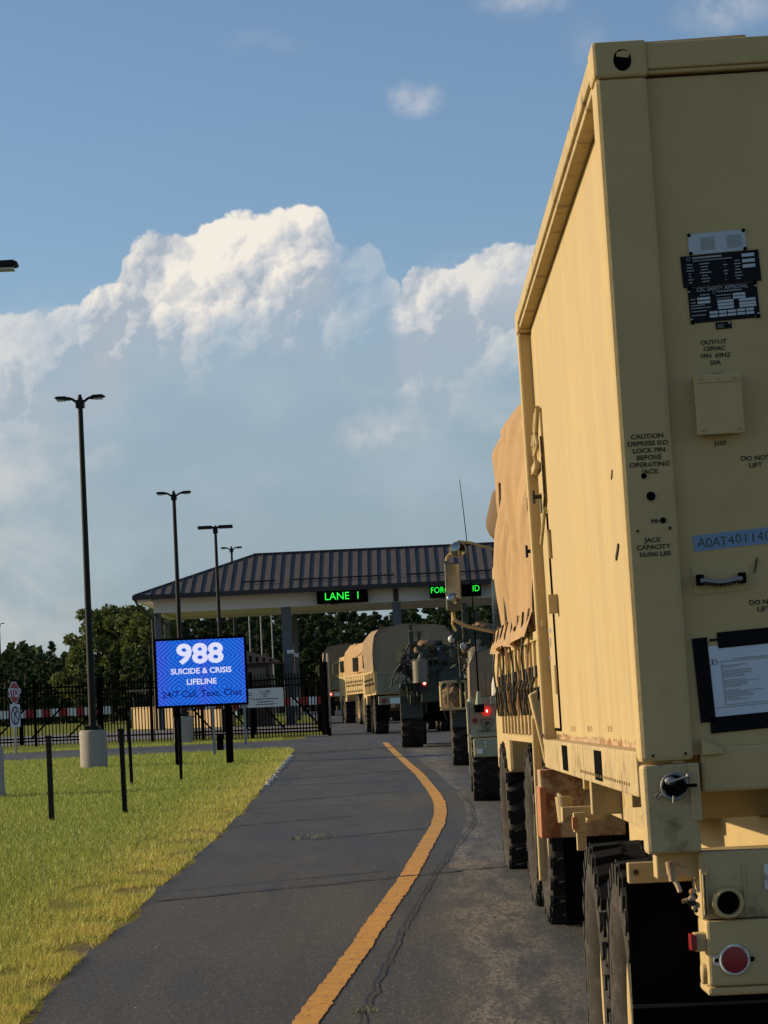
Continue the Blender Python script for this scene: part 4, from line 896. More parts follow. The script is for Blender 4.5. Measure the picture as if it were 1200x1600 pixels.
M['drum'] = mat('brown_green_drum', (.17, .14, .095), .45, var=.2)
def engineer(name, label, cat, loc, rz, seed, basket=False):
    rnd = random.Random(seed); t = thing(name, label, cat, loc, rz, None); hw = 1.24
    for y in (.95, 3.9): 
        for s in (-1, 1): wheel(t, (s*(hw-.25-(.14 if y > 2 else 0)), y, .70), .70, .48, s, 18)
    MB().box(-.6, .6, .2, 5.0, .75, 1.2).box(-1.0, 1.0, .85, 1.05, .6, .8).box(-1.0, 1.0, 3.8, 4.0, .6, .8).build('chassis', M['flap'], t)
    b = MB(); b.prism([(-.0, 1.2), (.15, 2.05), (.7, 2.25), (2.2, 2.3), (5.1, 1.9), (5.1, 1.2)], -.85, .85, 'x'); b.box(-hw, hw, 0.1, 1.9, 1.42, 1.52); b.box(-.75, .75, -.08, .1, 1.05, 1.9)
    b.build('hull', M['dolive'], t, bevel=.03)
    for s in (-1, 1):
        b = MB(); n = 9
        for k in range(n): a0, a1 = PI*k/n, PI*(k+1)/n; b.add([(s*(hw-.52), .95+.8*math.cos(a0), .7+.8*math.sin(a0)), (s*hw, .95+.8*math.cos(a0), .7+.8*math.sin(a0)), (s*hw, .95+.8*math.cos(a1), .7+.8*math.sin(a1)), (s*(hw-.52), .95+.8*math.cos(a1), .7+.8*math.sin(a1))], [(0, 1, 2, 3)])
        fo = b.build('mudguard', M['dolive'], t, norm=False); so_ = fo.modifiers.new('solid', 'SOLIDIFY'); so_.thickness = .03
        MB().cyl((s*.74, -.14, 1.52), (s*.74, -.14, 2.02), .19, n=20).cyl((s*.74, -.14, 2.02), (s*.74, -.14, 2.10), .19, .10, 20).cyl((s*.74, -.14, 2.10), (s*.70, -.14, 2.22), .05, n=10).build('exhaust_drum', M['drum'], t)
    l = MB().cyl((-.66, -.085, 1.5), (-.66, -.13, 1.5), .06, n=14).build('tail_light', M['reddim'], t); MB().sphere((-.66, -.135, 1.5), .028).build('bulb', M['redhot'], l)
    b = MB()                             # boom across the top with lamps
    b.cyl((-.95, .5, 2.44), (1.2, .5, 2.48), .07, n=12); b.box(-.7, 1.0, .42, .60, 2.26, 2.36); b.cyl((.2, .2, 2.3), (.9, 2.8, 2.75), .09, .12, 12); b.cyl((-.5, .6, 2.3), (.4, 4.6, 2.5), .10, n=12)
    bo = b.build('boom', M['dolive'], t, bevel=0)
    b = MB()
    for x in (-.45, -.28, .15, .45, .75): b.sphere((x, .38, 2.30), .045, 10, 6)
    b.sphere((-1.18, .1, 2.26), .07, 10, 6).sphere((-.98, .0, 2.12), .065, 10, 6); b.builds('work_lamp', M['lamp'], bo)
    b = MB()
    for x, h in ((-.92, 2.92), (-.72, 2.74), (.35, 2.95), (.62, 2.80)): b.cyl((x, .5, 2.2), (x+rnd.uniform(-.05, .05), .5, h), .028, n=8); b.box(x-.05, x+.05, .44, .56, h-.12, h)
    b.box(.40, .85, .6, 1.3, 2.3, 2.72).box(-.97, -.86, .45, .55, 2.2, 2.75); b.tube([(-.95, .5, 2.5), (-1.05, .5, 2.3), (-1.12, .4, 2.2)], .025, 6)
    b.builds('mast', M['dolive'], t, bevel=.01)
    b = MB()                             # hoses, guards and stowed gear
    for k in range(34):
        x, y, z = rnd.uniform(-1.15, 1.1), rnd.uniform(-.05, .15), rnd.uniform(1.4, 2.3); pts = [(x, y, z)]
        for j in range(5): x += rnd.gauss(0, .10); z -= rnd.uniform(.02, .2); y += rnd.gauss(0, .04); pts.append((x, y-.08, z))
        b.tube(pts, .018, 6, 1)
    for k in range(70): x, z = rnd.uniform(-1.2, 1.15), rnd.uniform(1.35, 2.45); s = rnd.uniform(.03, .12); b.obox((x, rnd.uniform(-.10, .1), z), (s, rnd.gauss(0, .03), .02), (0, .05, 0), (rnd.gauss(0, .02), 0, s*rnd.uniform(.5, 1.6)), rnd.choice((0, 0, 1)))
    for x in (-1.05, -.5, .0, .5, 1.05): b.cyl((x, -.06, 1.15), (x+rnd.uniform(-.12, .12), -.04, 2.2), .022, n=6, m=0)
    b.build('hoses_and_brackets', [M['dolive'], M['iron']], t, bevel=0)
    for k in range(6):
        cx, cz = rnd.uniform(-1.05, .95), 1.75+.13*k; b = MB(); b.grid(wrinkled(lambda u, v: (cx+.22*math.sin(PI*v)*math.cos(2*PI*u), .15+.16*math.sin(PI*v)*math.sin(2*PI*u), cz+.13*math.cos(PI*v)), 0, 0, .08, 6., k), 16, 10); b.build('stowed_bundle', M['camo'], t, norm=False)
    MB().cyl((0, -.05, .9), (0, -.05, .45), .018, n=6).cyl((-.3, -.1, 1.1), (-.18, -.12, .62), .012, n=6).build('chain', M['iron'], t)
    if basket:
        x0, x1, z0, z1 = -1.42, -.98, 1.02, 1.50
        b = MB()
        for y in (-.12, .35): b.tube([(x0+.04, y, z0), (x0, y, z0+.05), (x0, y, z1-.05), (x0+.04, y, z1), (x1, y, z1), (x1, y, z0), (x0+.04, y, z0)], .022, 8)
        for x in (x0+.12, x1-.1): b.tube([(x, -.12, z0), (x, -.12, z1)], .014, 6)
        b.tube([(x0, -.12, z0), (x0, .35, z0)], .02, 6).tube([(x0, -.12, z1), (x0, .35, z1)], .02, 6)
        k = b.build('stowage_basket', M['tan'], t)
        b = MB(); b.grid(wrinkled(lambda u, v: (-1.20+.19*math.sin(PI*v)*math.cos(2*PI*u), .1+.18*math.sin(PI*v)*math.sin(2*PI*u), 1.22+.22*math.cos(PI*v)), 0, 0, .10, 7.), 22, 14); b.build('camouflage_bundle', M['camo'], k, norm=False)
    return t
def at_ground(px, Y, dx=0.): p = P(px, 1125-(px-624)*.047, Y); return (p.x+dx, Y, gline(Y+.8))
engineer('engineer_vehicle', 'dark green engineer vehicle with stowage basket, beside the soft top jeep', 'engineer vehicle', at_ground(705, 49.2, 1.26), R_(.3), 3, True)
engineer('engineer_vehicle', 'dark green engineer vehicle at the lane mouth just past the end of the yellow line', 'engineer vehicle', at_ground(626, 65.4, 1.26), R_(.6), 9)
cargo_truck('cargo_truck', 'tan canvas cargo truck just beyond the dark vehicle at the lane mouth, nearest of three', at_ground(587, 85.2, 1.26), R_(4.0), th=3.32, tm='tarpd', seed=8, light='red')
cb = cargo_truck('cargo_truck', 'sunlit tan canvas cargo truck, the middle one of three queued past the gate post', at_ground(575, 106.5, 1.26), R_(10.5), th=3.25, tm='tarp', seed=12, light='red')
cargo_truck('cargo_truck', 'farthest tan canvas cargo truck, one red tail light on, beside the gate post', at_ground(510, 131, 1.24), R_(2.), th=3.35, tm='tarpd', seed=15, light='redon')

# ------------------------------------------------------------------ gate canopy
def canopy():
    Ye, Yr = 115., 120.; ze = P(490, 918, Ye).z; zr = P(580, 859, Yr).z; xl = P(209, 929, Ye).x; xr = 14.; Yb = 125.
    t = thing('gate_canopy', 'wide gate canopy with brown seamed metal roof over the lanes', 'canopy', ((xl+xr)/2, Yr, gline(Yr))); off = t.location[:]
    kw = dict(parent=t, off=off); hx = P(396, 866, Yr).x
    r = MB(); v = [(xl, Ye, ze), (xr, Ye, ze), (xr, Yb, ze), (xl, Yb, ze), (hx, Yr, zr), (xr-4, Yr, zr)]
    r.add(v, [(0, 1, 5, 4), (1, 2, 5), (2, 3, 4, 5), (3, 0, 4)]); r.add([(x, y, z-.12) for x, y, z in v[:4]], [(3, 2, 1, 0)]); ro = r.build('roof', M['roof'], **kw)
    b = MB(); x = xl+.3
    while x < xr:
        k = min(1., (x-xl)/(hx-xl), (xr-x)/4); b.cyl((x, Ye+.02, ze+.02), (x, Ye+(Yr-Ye)*k, ze+(zr-ze)*k+.02), .035, n=4, m=0); x += .41
    b.cyl((hx, Yr, zr+.02), (xr-4, Yr, zr+.02), .07, n=6).cyl((xl, Ye, ze), (hx, Yr, zr), .06, n=6)
    b.build('seam', M['gutter'], ro, off=off)
    def sp(px): return P(px, 900, 115.6).x
    b = MB()
    for a, c in ((377, 430), (457, 617), (634, 800)): b.cyl((sp(a), 115.9, ze+.42), (sp(c), 115.9, ze+.42), .035, n=6)
    b.build('snow_guard', M['gutter'], ro, off=off)
    MB().box(xl-.06, xr+.06, Ye-.08, Ye+.04, ze-.17, ze+.02).box(xl-.08, xl+.04, Ye+.04, Yb, ze-.17, ze+.02).box(xl-.06, xr+.06, Yb-.04, Yb+.08, ze-.17, ze+.02).build('gutter', M['gutter'], **kw)
    xf = P(239, 935, 116.).x; zb = P(500, 946, 116.).z
    MB().box(xf, xr-.6, 116., 116.3, zb, ze-.13).box(xf, xf+.3, 116.3, 123.7, zb, ze-.13).box(xf, xr-.6, 123.7, 124., zb, ze-.13).box(xf+.3, xr-.6, 116.3, 123.7, ze-.6, ze-.5).build('fascia', M['stucco'], **kw)
    b = MB(); b.box(xl+.06, xf-.01, Ye+.05, Yb, ze-.22, ze-.16)
    b.build('soffit', M['stucco'], **kw)
    for px, w, Yc in ((248, .26, 116.15), (261, .22, 123.9), (449, .40, 116.15), (462, .20, 123.9), (622, .36, 116.15), (780, .36, 116.15)):
        x = P(px, 1000, Yc).x; MB().box(x-w/2, x+w/2, Yc-w/2, Yc+w/2, gline(Yc), zb-.004).build('column', M['column'], bevel=.02, **kw)
    b = MB(); a = P(211, 934, Ye); b.tube([(a.x, Ye, a.z-.1), (a.x+.05, Ye+.1, a.z-.25), (xf-.05, 115.9, zb-.25), (xf-.05, 115.9, gline(116))], .05, 8)
    b.tube([(xf+.02, 115.9, zb-.02), (xf+.55, 116.4, zb-.55)], .04, 6); b.build('downpipe', M['gutter'], **kw)
    x = P(618.5, 930, 115.9).x; MB().box(x-.10, x+.10, 115.93, 115.996, zb+.02, ze-.17).build('fascia_joint', M['gutter'], **kw)
    for c, st, gr in (((535, 931), 'LANE  1', 'LED signs on the canopy fascia'), ((711.5, 921.5), 'FORGOT  ID', 'LED signs on the canopy fascia')):
        p = P(*c, 115.7); q = thing('led_sign', {'L': 'black LED sign reading LANE 1 in green on the canopy fascia', 'F': 'black LED sign reading FORGOT partly hidden behind the truck mirror'}[st[0]], 'LED sign', p, 0, gr)
        MB().box(-1.07, 1.07, -.16, .16, -.30, .32).build('housing', M['flap'], q, bevel=.01)
        b = MB(); (b.text(st, (0, -.165, .0), .31, wid=.98, bold=-.005) if st[0] == 'L' else b.text('FORGOT', (-.42, -.165, .02), .25, wid=.86, bold=-.005).text('ID', (.86, -.165, .02), .25, wid=.9, bold=-.005)); b.build('lettering', LEDG, q)
        b = MB()
        MB().box(-.5, -.2, -.10, .0, -.35, -.30).build('bracket', M['gutter'], q)
LEDG = mat('green_led', (.02, .2, .02), .5, emit=(.02, 1., .06), es=1.3)
canopy()
def booth():
    Y = 113.; g = gline(Y); x0, x1 = P(378, 1050, Y).x, P(421, 1050, Y).x; z1 = P(400, 1036, Y).z
    t = thing('guard_booth', 'dark low guard booth under the canopy beyond the gate', 'booth', ((x0+x1)/2, Y, g)); off = t.location[:]
    MB().box(x0, x1, Y, Y+3, g, z1).build('wall', M['gutter'], t, off=off); a = P(383, 1016, Y); c = P(432, 1034, Y)
    MB().prism([(x0-.4, z1), (x1+.5, z1), (x1+.3, z1+.12), (x0+.0, a.z+.05), (x0-.4, a.z+.05)], Y-.4, Y+3.4, 'y').build('roof', M['wood'] if False else mat('brown_roof_sheet', (.13, .09, .07), .7), t, off=off)
    b = MB()
    for k in range(6): xx = x0-.2+k*.27; b.box(xx, xx+.10, Y-.42, Y-.40, z1+.04, z1+.40-k*.055)
    b.build('rafter_end', M['flap'], t, off=off); MB().box(x0+.15, x1-.15, Y-.03, Y-.004, z1-.75, z1-.2).build('window', M['glass'], t, off=off)
booth()

# ------------------------------------------------------------------ lamp posts
def lamp_post(label, loc, H, style, rz=0., group='tall lamp posts around the gate', base=True, k=1., one=False):
    t = thing('lamp_post', label, 'lamp post', loc, rz, group); b0 = 0.
    if base: MB().lathe([(0, .30), (.84, .30), (.88, .275), (.88, .001)], (0, 0, -.05), 'z', 28).build('concrete_base', M['conc'], t); b0 = .83; MB().box(-.16, .16, -.16, .16, .83, .93).build('base_cover', M['pole'], t, bevel=.02)
    MB().cyl((0, 0, b0), (0, 0, H), .085, .055, 16).cyl((0, 0, H), (0, 0, H+.06), .04, n=10).build('pole', M['pole'], t)
    for s in (-1, 1):
        if style == 'arm':
            b = MB().tube([(s*.04*k, 0, H-.11*k), (s*.10*k, 0, H-.09*k), (s*.18*k, 0, H-.03*k), (s*.28*k, 0, H+.0*k)], .03*k, 8)
            b.prism([(s*.20*k, H-.04*k), (s*.28*k, H-.05*k), (s*.54*k, H-.02*k), (s*.555*k, H+.01*k), (s*.50*k, H+.035*k), (s*.30*k, H+.03*k)], -.13*k, .13*k, 'y')
            h = b.build('lamp_head', M['pole'], t, bevel=.01*k); MB().box(min(s*.33, s*.51)*k, max(s*.33, s*.51)*k, -.10*k, .10*k, H-.062*k, H-.045*k).build('lens', M['lamp'], h)
        else:
            b = MB().cyl((0, 0, H-.02), (s*.15, 0, H-.01), .04, n=8).box(min(s*.12, s*.66), max(s*.12, s*.66), -.17, .17, H-.06, H+.055)
            h = b.build('lamp_head', M['pole'], t, bevel=.015); MB().box(min(s*.2, s*.6), max(s*.2, s*.6), -.12, .12, H-.066, H-.061).build('lens', M['lamp'], h)
    MB().box(-.09, .09, -.09, .09, H-.24, H-.06).build('pole_cap', M['pole'], t, bevel=.01)
    return t
def lp(label, px, Y, top, H=None, **kw):
    p = P(px, 1100, Y); g = gline(Y); tp = P(px, top, Y).z-g
    return lamp_post(label, (p.x, Y, g), tp, **kw)
lp('tall lamp post on a round concrete base in the lawn, left of the blue display', 143.5, 61.1, 620, style='arm', rz=R_(-4))
lp('lamp post whose lower half stands behind the blue display', 285, 87., 769, style='arm', rz=R_(2), base=True)
lp('lamp post with two flat box heads, second above the blue display', 348, 105., 823, style='flat', base=False)
lp('distant lamp post rising behind the hipped end of the canopy roof', 372, 140., 855, style='arm', base=False)
p0 = P(-21, 1245, 44.95); 
lamp_post('nearest lamp post, mostly out of the frame at the left edge', (p0.x, 44.95, gline(44.95)), P(-50, 416, 44.95).z-gline(44.95), 'arm', R_(3), k=1.50)
lp('pale distant lamp post at the far left edge above the fence', 3, 190., 974, style='arm', base=False, k=.7)
for px, lb in ((395, 'thin pale pole nearest the blue display, seen under the canopy'), (413, 'thin pale pole, middle of three under the canopy'), (430, 'thin pale pole, nearest the grey column under the canopy')):
    p = P(px, 1100, 165); g = gline(165.); t = thing('light_pole', lb, 'pole', (p.x, 165, g), 0, 'thin poles behind the canopy'); MB().cyl((0, 0, 0), (0, 0, 7.0), .045, .035, 8).build('pole', M['galv'], t); MB().box(-.3, .3, -.1, .1, 6.95, 7.05).build('lamp_head', M['pole'], t)
def cctv():
    Y = 115.6; p = P(454, 1019, Y); t = thing('security_camera', 'white security camera pair on the tall grey canopy column', 'camera', p)
    MB().box(-.14, .14, -.2, .02, -.07, .09).cyl((.05, -.3, 0), (.05, -.1, 0), .06, n=12).build('housing', M['white'], t, bevel=.02); MB().cyl((.16, -.02, -.1), (.30, -.1, -.16), .07, n=12).build('dome', M['white'], t); MB().cyl((0, .3, -.02), (.0, 0, -.02), .03, n=8).build('bracket', M['galv'], t)
cctv()

# ------------------------------------------------------------------ blue display
def led_mat():
    mt = bpy.data.materials.new('led_screen'); mt.use_nodes = True; n = NT(mt.node_tree); b = mt.node_tree.nodes['Principled BSDF']
    o = n.new('ShaderNodeTexCoord').outputs['Object']; sx = n.new('ShaderNodeSeparateXYZ'); n.l.new(o, sx.inputs[0]); X, Z = sx.outputs[0], sx.outputs[2]
    ax = n.m('ABSOLUTE', n.m('SUBTRACT', n.m('ABSOLUTE', X), .48)); az = n.m('ABSOLUTE', n.m('SUBTRACT', n.m('ABSOLUTE', n.m('ADD', Z, .0)), .33))
    st = n.m('SINE', n.m('MULTIPLY', n.m('ADD', ax, n.m('MULTIPLY', az, 1.15)), 62.)); row = n.m('SINE', n.m('MULTIPLY', Z, 520.))
    k = n.m('ADD', n.m('MULTIPLY', st, .42), n.m('ADD', .5, n.m('MULTIPLY', row, .0)), clamp=True)
    c = n.mix(k, (.004, .03, .50), (.010, .20, .80))
    vi = n.m('ADD', n.ramp(X, -.55, -.92), n.m('ADD', n.ramp(n.m('ABSOLUTE', n.m('ADD', X, -.05)), .22, .0, 0, .8), n.ramp(X, .72, .95, 0, .5)), clamp=True)
    c = n.mix(n.m('MULTIPLY', vi, .38), c, n.mix(k, (.04, .005, .50), (.10, .11, .85)))
    n.put(b.inputs['Emission Color'], c); b.inputs['Emission Strength'].default_value = .95; b.inputs['Base Color'].default_value = (.01, .01, .02, 1); b.inputs['Roughness'].default_value = .5; return mt
def display():
    Y = 59.; A, B_ = P(243, 996, 58.4), P(385, 994, 59.4); C_ = P(314, 1050, 58.9)
    g = gline(59.); rz = math.atan2(1., 8.)*.8; w = 1.96/2; h = 1.47/2; cz = C_.z-g
    t = thing('led_display', 'blue LED display reading 988 suicide and crisis lifeline on two black posts', 'LED display', (C_.x, 58.9, g), rz)
    for s in (-1, 1): MB().box(s*.54-.075, s*.54+.075, -.02, .12, -.02-.05, cz-h+.02).build('post', M['blk'], t, bevel=.01)
    MB().box(.28, .42, .12, .24, .30, .62).build('control_box', M['blk'], t, bevel=.01)
    cab = MB().box(-w, w, -.10, .16, cz-h, cz+h).build('cabinet', M['blk'], t, bevel=.01)
    sc = MB().box(-w+.05, w-.05, -.012, 0, -h+.05, h-.05).build('screen', led_mat(), cab); sc.location = (0, -.101, cz)
    wm = mat('white_led', (.5, .5, .6), .5, emit=(.78, .76, 1.), es=.82); dk = mat('navy_led', (.0, .0, .02), .6, emit=(.004, .006, .16), es=.7)
    b = MB(); b.text('988', (-.01, -.119, cz+.40), .40, bold=.035, wid=1.16, depth=.004); b.text('SUICIDE & CRISIS', (0, -.119, cz+.03), .115, bold=.02, wid=1.04, depth=.004).text('LIFELINE', (0, -.119, cz-.20), .115, bold=.02, wid=1.04, depth=.004); b.build('lettering', wm, cab)
    b = MB(); b.text('24/7 Call, Text, Chat', (0, -.119, cz-.45), .135, bold=.012, wid=1.03, depth=.004); b.build('lettering', dk, cab)
display()
def small_post(label, px, py, top, Y=None):
    for q in np.arange(20, 90, .1):
        p = P(px, py, q)
        if p.z <= gline(q): break
    g = gline(p.y); tz = P(px-(py-top)*.047, top, p.y).z-g
    t = thing('marker_post', label, 'post', (p.x, p.y, g), random.uniform(-.3, .3), 'short black posts in the lawn'); r = .028
    MB().box(-r, r, -r, r, -.1, tz).build('post', M['postb'], t, bevel=.004); MB().box(-r-.008, r+.008, -r-.008, r+.008, tz, tz+.03).box(-r-.005, r+.005, -r-.005, r+.005, tz-.09, tz-.07).build('cap', M['postb'], t, bevel=.004); t.rotation_euler = (random.uniform(-.01, .01), random.uniform(-.015, .005), t.rotation_euler.z)
small_post('short black marker post farthest left in the lawn', 81, 1284, 1153); small_post('short black marker post nearest the camera, front of a close pair', 195.5, 1272, 1142); small_post('short black marker post between the lamp base and the blue display', 206, 1226, 1128); small_post('short black marker post right in front of the left leg of the blue display', 283.5, 1220, 1128)
for px, py, top, lb in ((335.5, 1180, 1105, 'thin grey stake just left of the right display leg'), (361, 1182, 1103, 'thin grey stake just right of the right display leg'), (384, 1163, 1104, 'thin grey stake under the white notice by the gate')):
    for q in np.arange(20, 120, .1):
        p = P(px, py, q)
        if p.z <= gline(q): break
    g = gline(p.y); tz = P(px, top, p.y).z-g; t = thing('stake', lb, 'stake', (p.x, p.y, g), 0, 'thin grey stakes by the gate'); MB().box(-.035, .035, -.02, .02, -.05, tz).build('post', M['galv'], t); MB().box(-.08, .08, -.03, -.021, tz-.02, tz+.28).build('sign_back', M['galv'], t)

# ------------------------------------------------------------------ fence, gates, barriers
def fence_run(name, label, cat, A, B_, h, sp, gate=False, diag=0, hs=0., group=None, layers=1, endpost=False, zoff=0.):
    A, B_ = Vector(A), Vector(B_); L = (B_-A).length; ang = math.atan2(B_.y-A.y, B_.x-A.x); t = thing(name, label, cat, (A.x, A.y, gline(A.y)+zoff), ang, group)
    gb = gline(B_.y)-gline(A.y); zz = lambda u: gb*u/L
    for ly in range(layers):
        b = MB(); n = int(L/sp); yo = ly*.16; xo = ly*.5*sp
        for k in range(n+1): u = k*sp+xo; b.box(u-.013, u+.013, yo-.013, yo+.013, .02+zz(u), h-.06+zz(u)); b.add([(u-.013, yo-.013, h-.06+zz(u)), (u+.013, yo-.013, h-.06+zz(u)), (u+.013, yo+.013, h-.06+zz(u)), (u-.013, yo+.013, h-.06+zz(u)), (u, yo, h+.03+zz(u))], [(0, 1, 4), (1, 2, 4), (2, 3, 4), (3, 0, 4)])
        b.build('pickets', M['blk'], t)
        for z in ((.17, .27, h-.40, h-.20) if ly == 0 else (.2, h-.3)) if gate else (.24, h-.36, h-.16): q = MB(); q.prism([(0, z-.022), (L, z-.022+gb), (L, z+.028+gb), (0, z+.028)], yo-.03, yo+.03, 'y'); q.build('rail', M['blk'], t)
    xs = [0, L] if L < 4 else [L*k/max(1, round(L/2.6)) for k in range(round(L/2.6)+1)]
    for x in xs: MB().box(x-.04, x+.04, -.05, .04, -.15+zz(x), h+.08+zz(x)).build('post', M['blk'], t, bevel=.006)
    for k in range(abs(diag)):
        x0 = L*(k+.12)/abs(diag); x1 = x0+1.15; a, c = (.27, 1.30) if diag > 0 else (1.30, .27); q = MB(); q.cyl((x0, .02, a+zz(x0)), (x1, .02, c+zz(x1)), .03, n=6); q.build('brace', M['blk'], t)
    if endpost: MB().box(L-.05, L+.16, -.12, .10, -.05, h+.25).build('end_post', M['blk'], t, bevel=.01); MB().box(L+.17, L+.22, -.02, .04, .2, h+.5).box(L+.1, L+.27, -.04, .06, .42, .48).build('guide_post', M['galv'], t)
    return t
Fa, Fb, Fc, Fd = (-19., 95.), (P(0, 1165, 94.3).x-2., 94.3), (P(222, 1160, 92.5).x, 92.5), (P(509, 1150, 87.6).x, 87.6)
fence_run('sliding_gate', 'left black sliding gate of tall pickets behind the stop sign', 'gate', (-19., 95.2), (P(158, 1160, 93.2).x, 93.2), 2.15, .125, gate=True, diag=7)
fence_run('picket_fence', 'black picket fence section between the two sliding gates', 'fence', (P(161, 1160, 93.2).x, 93.2), (P(318, 1160, 91.2).x, 91.2), 2.15, .125)
fence_run('sliding_gate', 'right black sliding gate, its end post by the queue of trucks', 'gate', (P(285, 1158, 91.0).x, 91.0), Fd, 2.05, .125, gate=True, diag=-4, layers=1, endpost=True)
def barrier(label, x0, x1, Y, z, n0=0):
    g = gline(Y); t = thing('crash_barrier', label, 'barrier', (x0, Y, g), 0, 'red and white barriers behind the gates'); w = .30; k = n0; x = 0; R1, W1 = MB(), MB()
    while x < x1-x0: (R1 if k % 2 else W1).box(x, x+w, -.03, .03, z-g-.13, z-g+.15); x += w; k += 1
    R1.builds('red_band', M['redb'], t); W1.builds('white_band', M['white'], t); MB().box(0, x1-x0, .031, .10, z-g-.10, z-g+.10).build('beam', M['galv'], t)
    for q in (.1, (x1-x0)/2, x1-x0-.2): MB().box(q, q+.14, .10, .25, 0, z-g+.1).build('post', M['blk'], t)
p, q = P(0, 1118, 98.), P(163, 1115, 98.); barrier('red and white crash barrier beam behind the left sliding gate', p.x-2.4, q.x, 98., p.z, 0)
p, q = P(280, 1103, 97.), P(504, 1101, 97.); barrier('red and white crash barrier beam behind the right sliding gate', p.x, q.x, 97., (p.z+q.z)/2+.05, 1)
def stop_sign():
    p = P(27, 1180, 80.5)
    g = gline(80.5); z = P(27, 1082, 80.5).z-g; z2 = P(25, 1118, 80.5).z-g; t = thing('stop_sign', 'red stop sign turned side on above a turn arrow plate, by the left gate', 'sign', (P(26, 1180, 80.5).x, 80.5, g), R_(71))
    MB().box(-.03, .03, .0, .05, -.1, z+.3).build('post', M['galv'], t); r = .31
    oc = [(r*math.cos(PI/8+k*PI/4), z+r*math.sin(PI/8+k*PI/4)) for k in range(8)]; o8 = [(a*1.08, z+(c-z)*1.08) for a, c in oc]
    pl = MB(); pl.prism(o8, -.004, 0, 'y', 1); pl.prism(oc, -.007, -.0045, 'y', 0); pn = pl.build('octagonal_panel', [M['stop'], M['signw']], t); MB().text('STOP', (0, -.009, z), .25, wid=.95, bold=.02).build('lettering', M['signw'], pn)
    MB().box(-.31, .31, -.006, 0, z2-.33, z2+.33).build('arrow_plate', M['signw'], t, bevel=0)
    b = MB().lathe([(-.0085, .27), (-.0085, .21)], (0, 0, z2), 'y', 32, sm=False); b.lathe([(-.007, .27), (-.0085, .27)], (0, 0, z2), 'y', 32)
    b.obox((-.05, -.008, z2-.07), (.025, 0, 0), (0, .001, 0), (0, 0, .12)).obox((.0, -.008, z2+.07), (.05, 0, .03), (0, .001, 0), (-.015, 0, .025)); b.prism([(.04, z2+.02), (.14, z2+.12), (.02, z2+.18)], -.009, -.007, 'y'); b.obox((.02, -.0095, z2), (.17, 0, -.17), (0, .001, 0), (.015, 0, .015)); b.build('arrow_symbol', M['ink'], t)
stop_sign()
def notice():
    Y = 88.3; c = P(415, 1090, Y); t = thing('notice_board', 'white notice board hung on the right gate beside the blue display', 'sign', (c.x, Y, c.z), R_(-8)); w, h = .58, .30
    MB().box(-w, w, -.03, 0, -h, h).build('board', M['signw'], t); b = MB(); b.text('U.S. ARMY', (0, -.032, .20), .055).text('GARRISON', (0, -.032, .12), .04)
    r = random.Random(2)
    for z, hw in ((.045, .06), (-.04, .42), (-.13, .26), (-.21, .32)):
        x = -hw
        while x < hw: l = r.uniform(.03, .09); b.box(x, min(hw, x+l), -.034, -.031, z-.016, z+.016); x += l+.018
    b.lathe([(-.032, .06), (-.032, .04)], (-.50, 0, .13), 'y', 16, sm=False); b.box(-.56, -.40, -.034, -.031, -.0, .012); b.build('lettering', M['ink'], t)
notice()
def yard():
    Y = 121.; a, b_ = P(206, 1118, Y), P(352, 1110, Y-9); g = gline(Y); z1 = P(240, 1106, Y).z
    t = thing('low_wall', 'low buff wall catching the sun behind the fence', 'wall', (a.x, Y, g), R_(-48)); L = (b_.x-a.x)/math.cos(R_(48)); b = MB().box(0, L, 0, .2, 0-.1, z1-g); b.build('wall', M['wood'], t, bevel=.01); MB().box(-.02, L+.02, -.03, .23, z1-g, z1-g+.05).build('coping', M['wood'], t, bevel=.01)
    Y = 124.; a = P(224, 1106, Y); t = thing('parked_cart', 'small dark utility cart parked behind the low buff wall', 'cart', (a.x, Y, gline(Y)), 0)
    z0 = .2; MB().box(-.65, .65, 0, 2., .3, .8).build('body', M['olive'], t, bevel=.05); MB().box(-.6, .6, .2, 1.6, 1.62, 1.70).build('roof', M['galv'], t, bevel=.02); b = MB()
    for x in (-.55, .55):
        for y in (.25, 1.5): b.cyl((x, y, .8), (x, y, 1.62), .03, n=6)
    b.build('roof_post', M['blk'], t)
    for x in (-.55, .55):
        for y in (.35, 1.6): MB().cyl((x-.1, y, .25), (x+.1, y, .25), .25, n=16).build('wheel', M['black'], t)
    MB().box(-.5, .5, .6, .75, .8, 1.25).build('seat', M['black'], t, bevel=.04)
    a = P(238.5, 1108, 121.5); t = thing('bollard', 'slim buff bollard sticking up beside the parked cart', 'bollard', (a.x, 121.8, gline(121.8))); MB().cyl((0, 0, 0), (0, 0, P(239, 1087, 121.8).z-gline(121.8)), .045, n=10).build('post', M['wood'], t)
    a = P(292, 1150, 90.); t = thing('waste_bin', 'dark round waste bin at the fence behind the blue display', 'bin', (a.x, 89.4, gline(89.4))); b = MB().lathe([(0, .26), (.75, .29), (.78, .31), (.82, .31), (.84, .001)], (0, 0, 0), 'z', 20); b.build('drum', M['olive'], t); MB().cyl((0, 0, .84), (0, 0, .95), .12, n=12).build('lid', M['blk'], t)
yard()

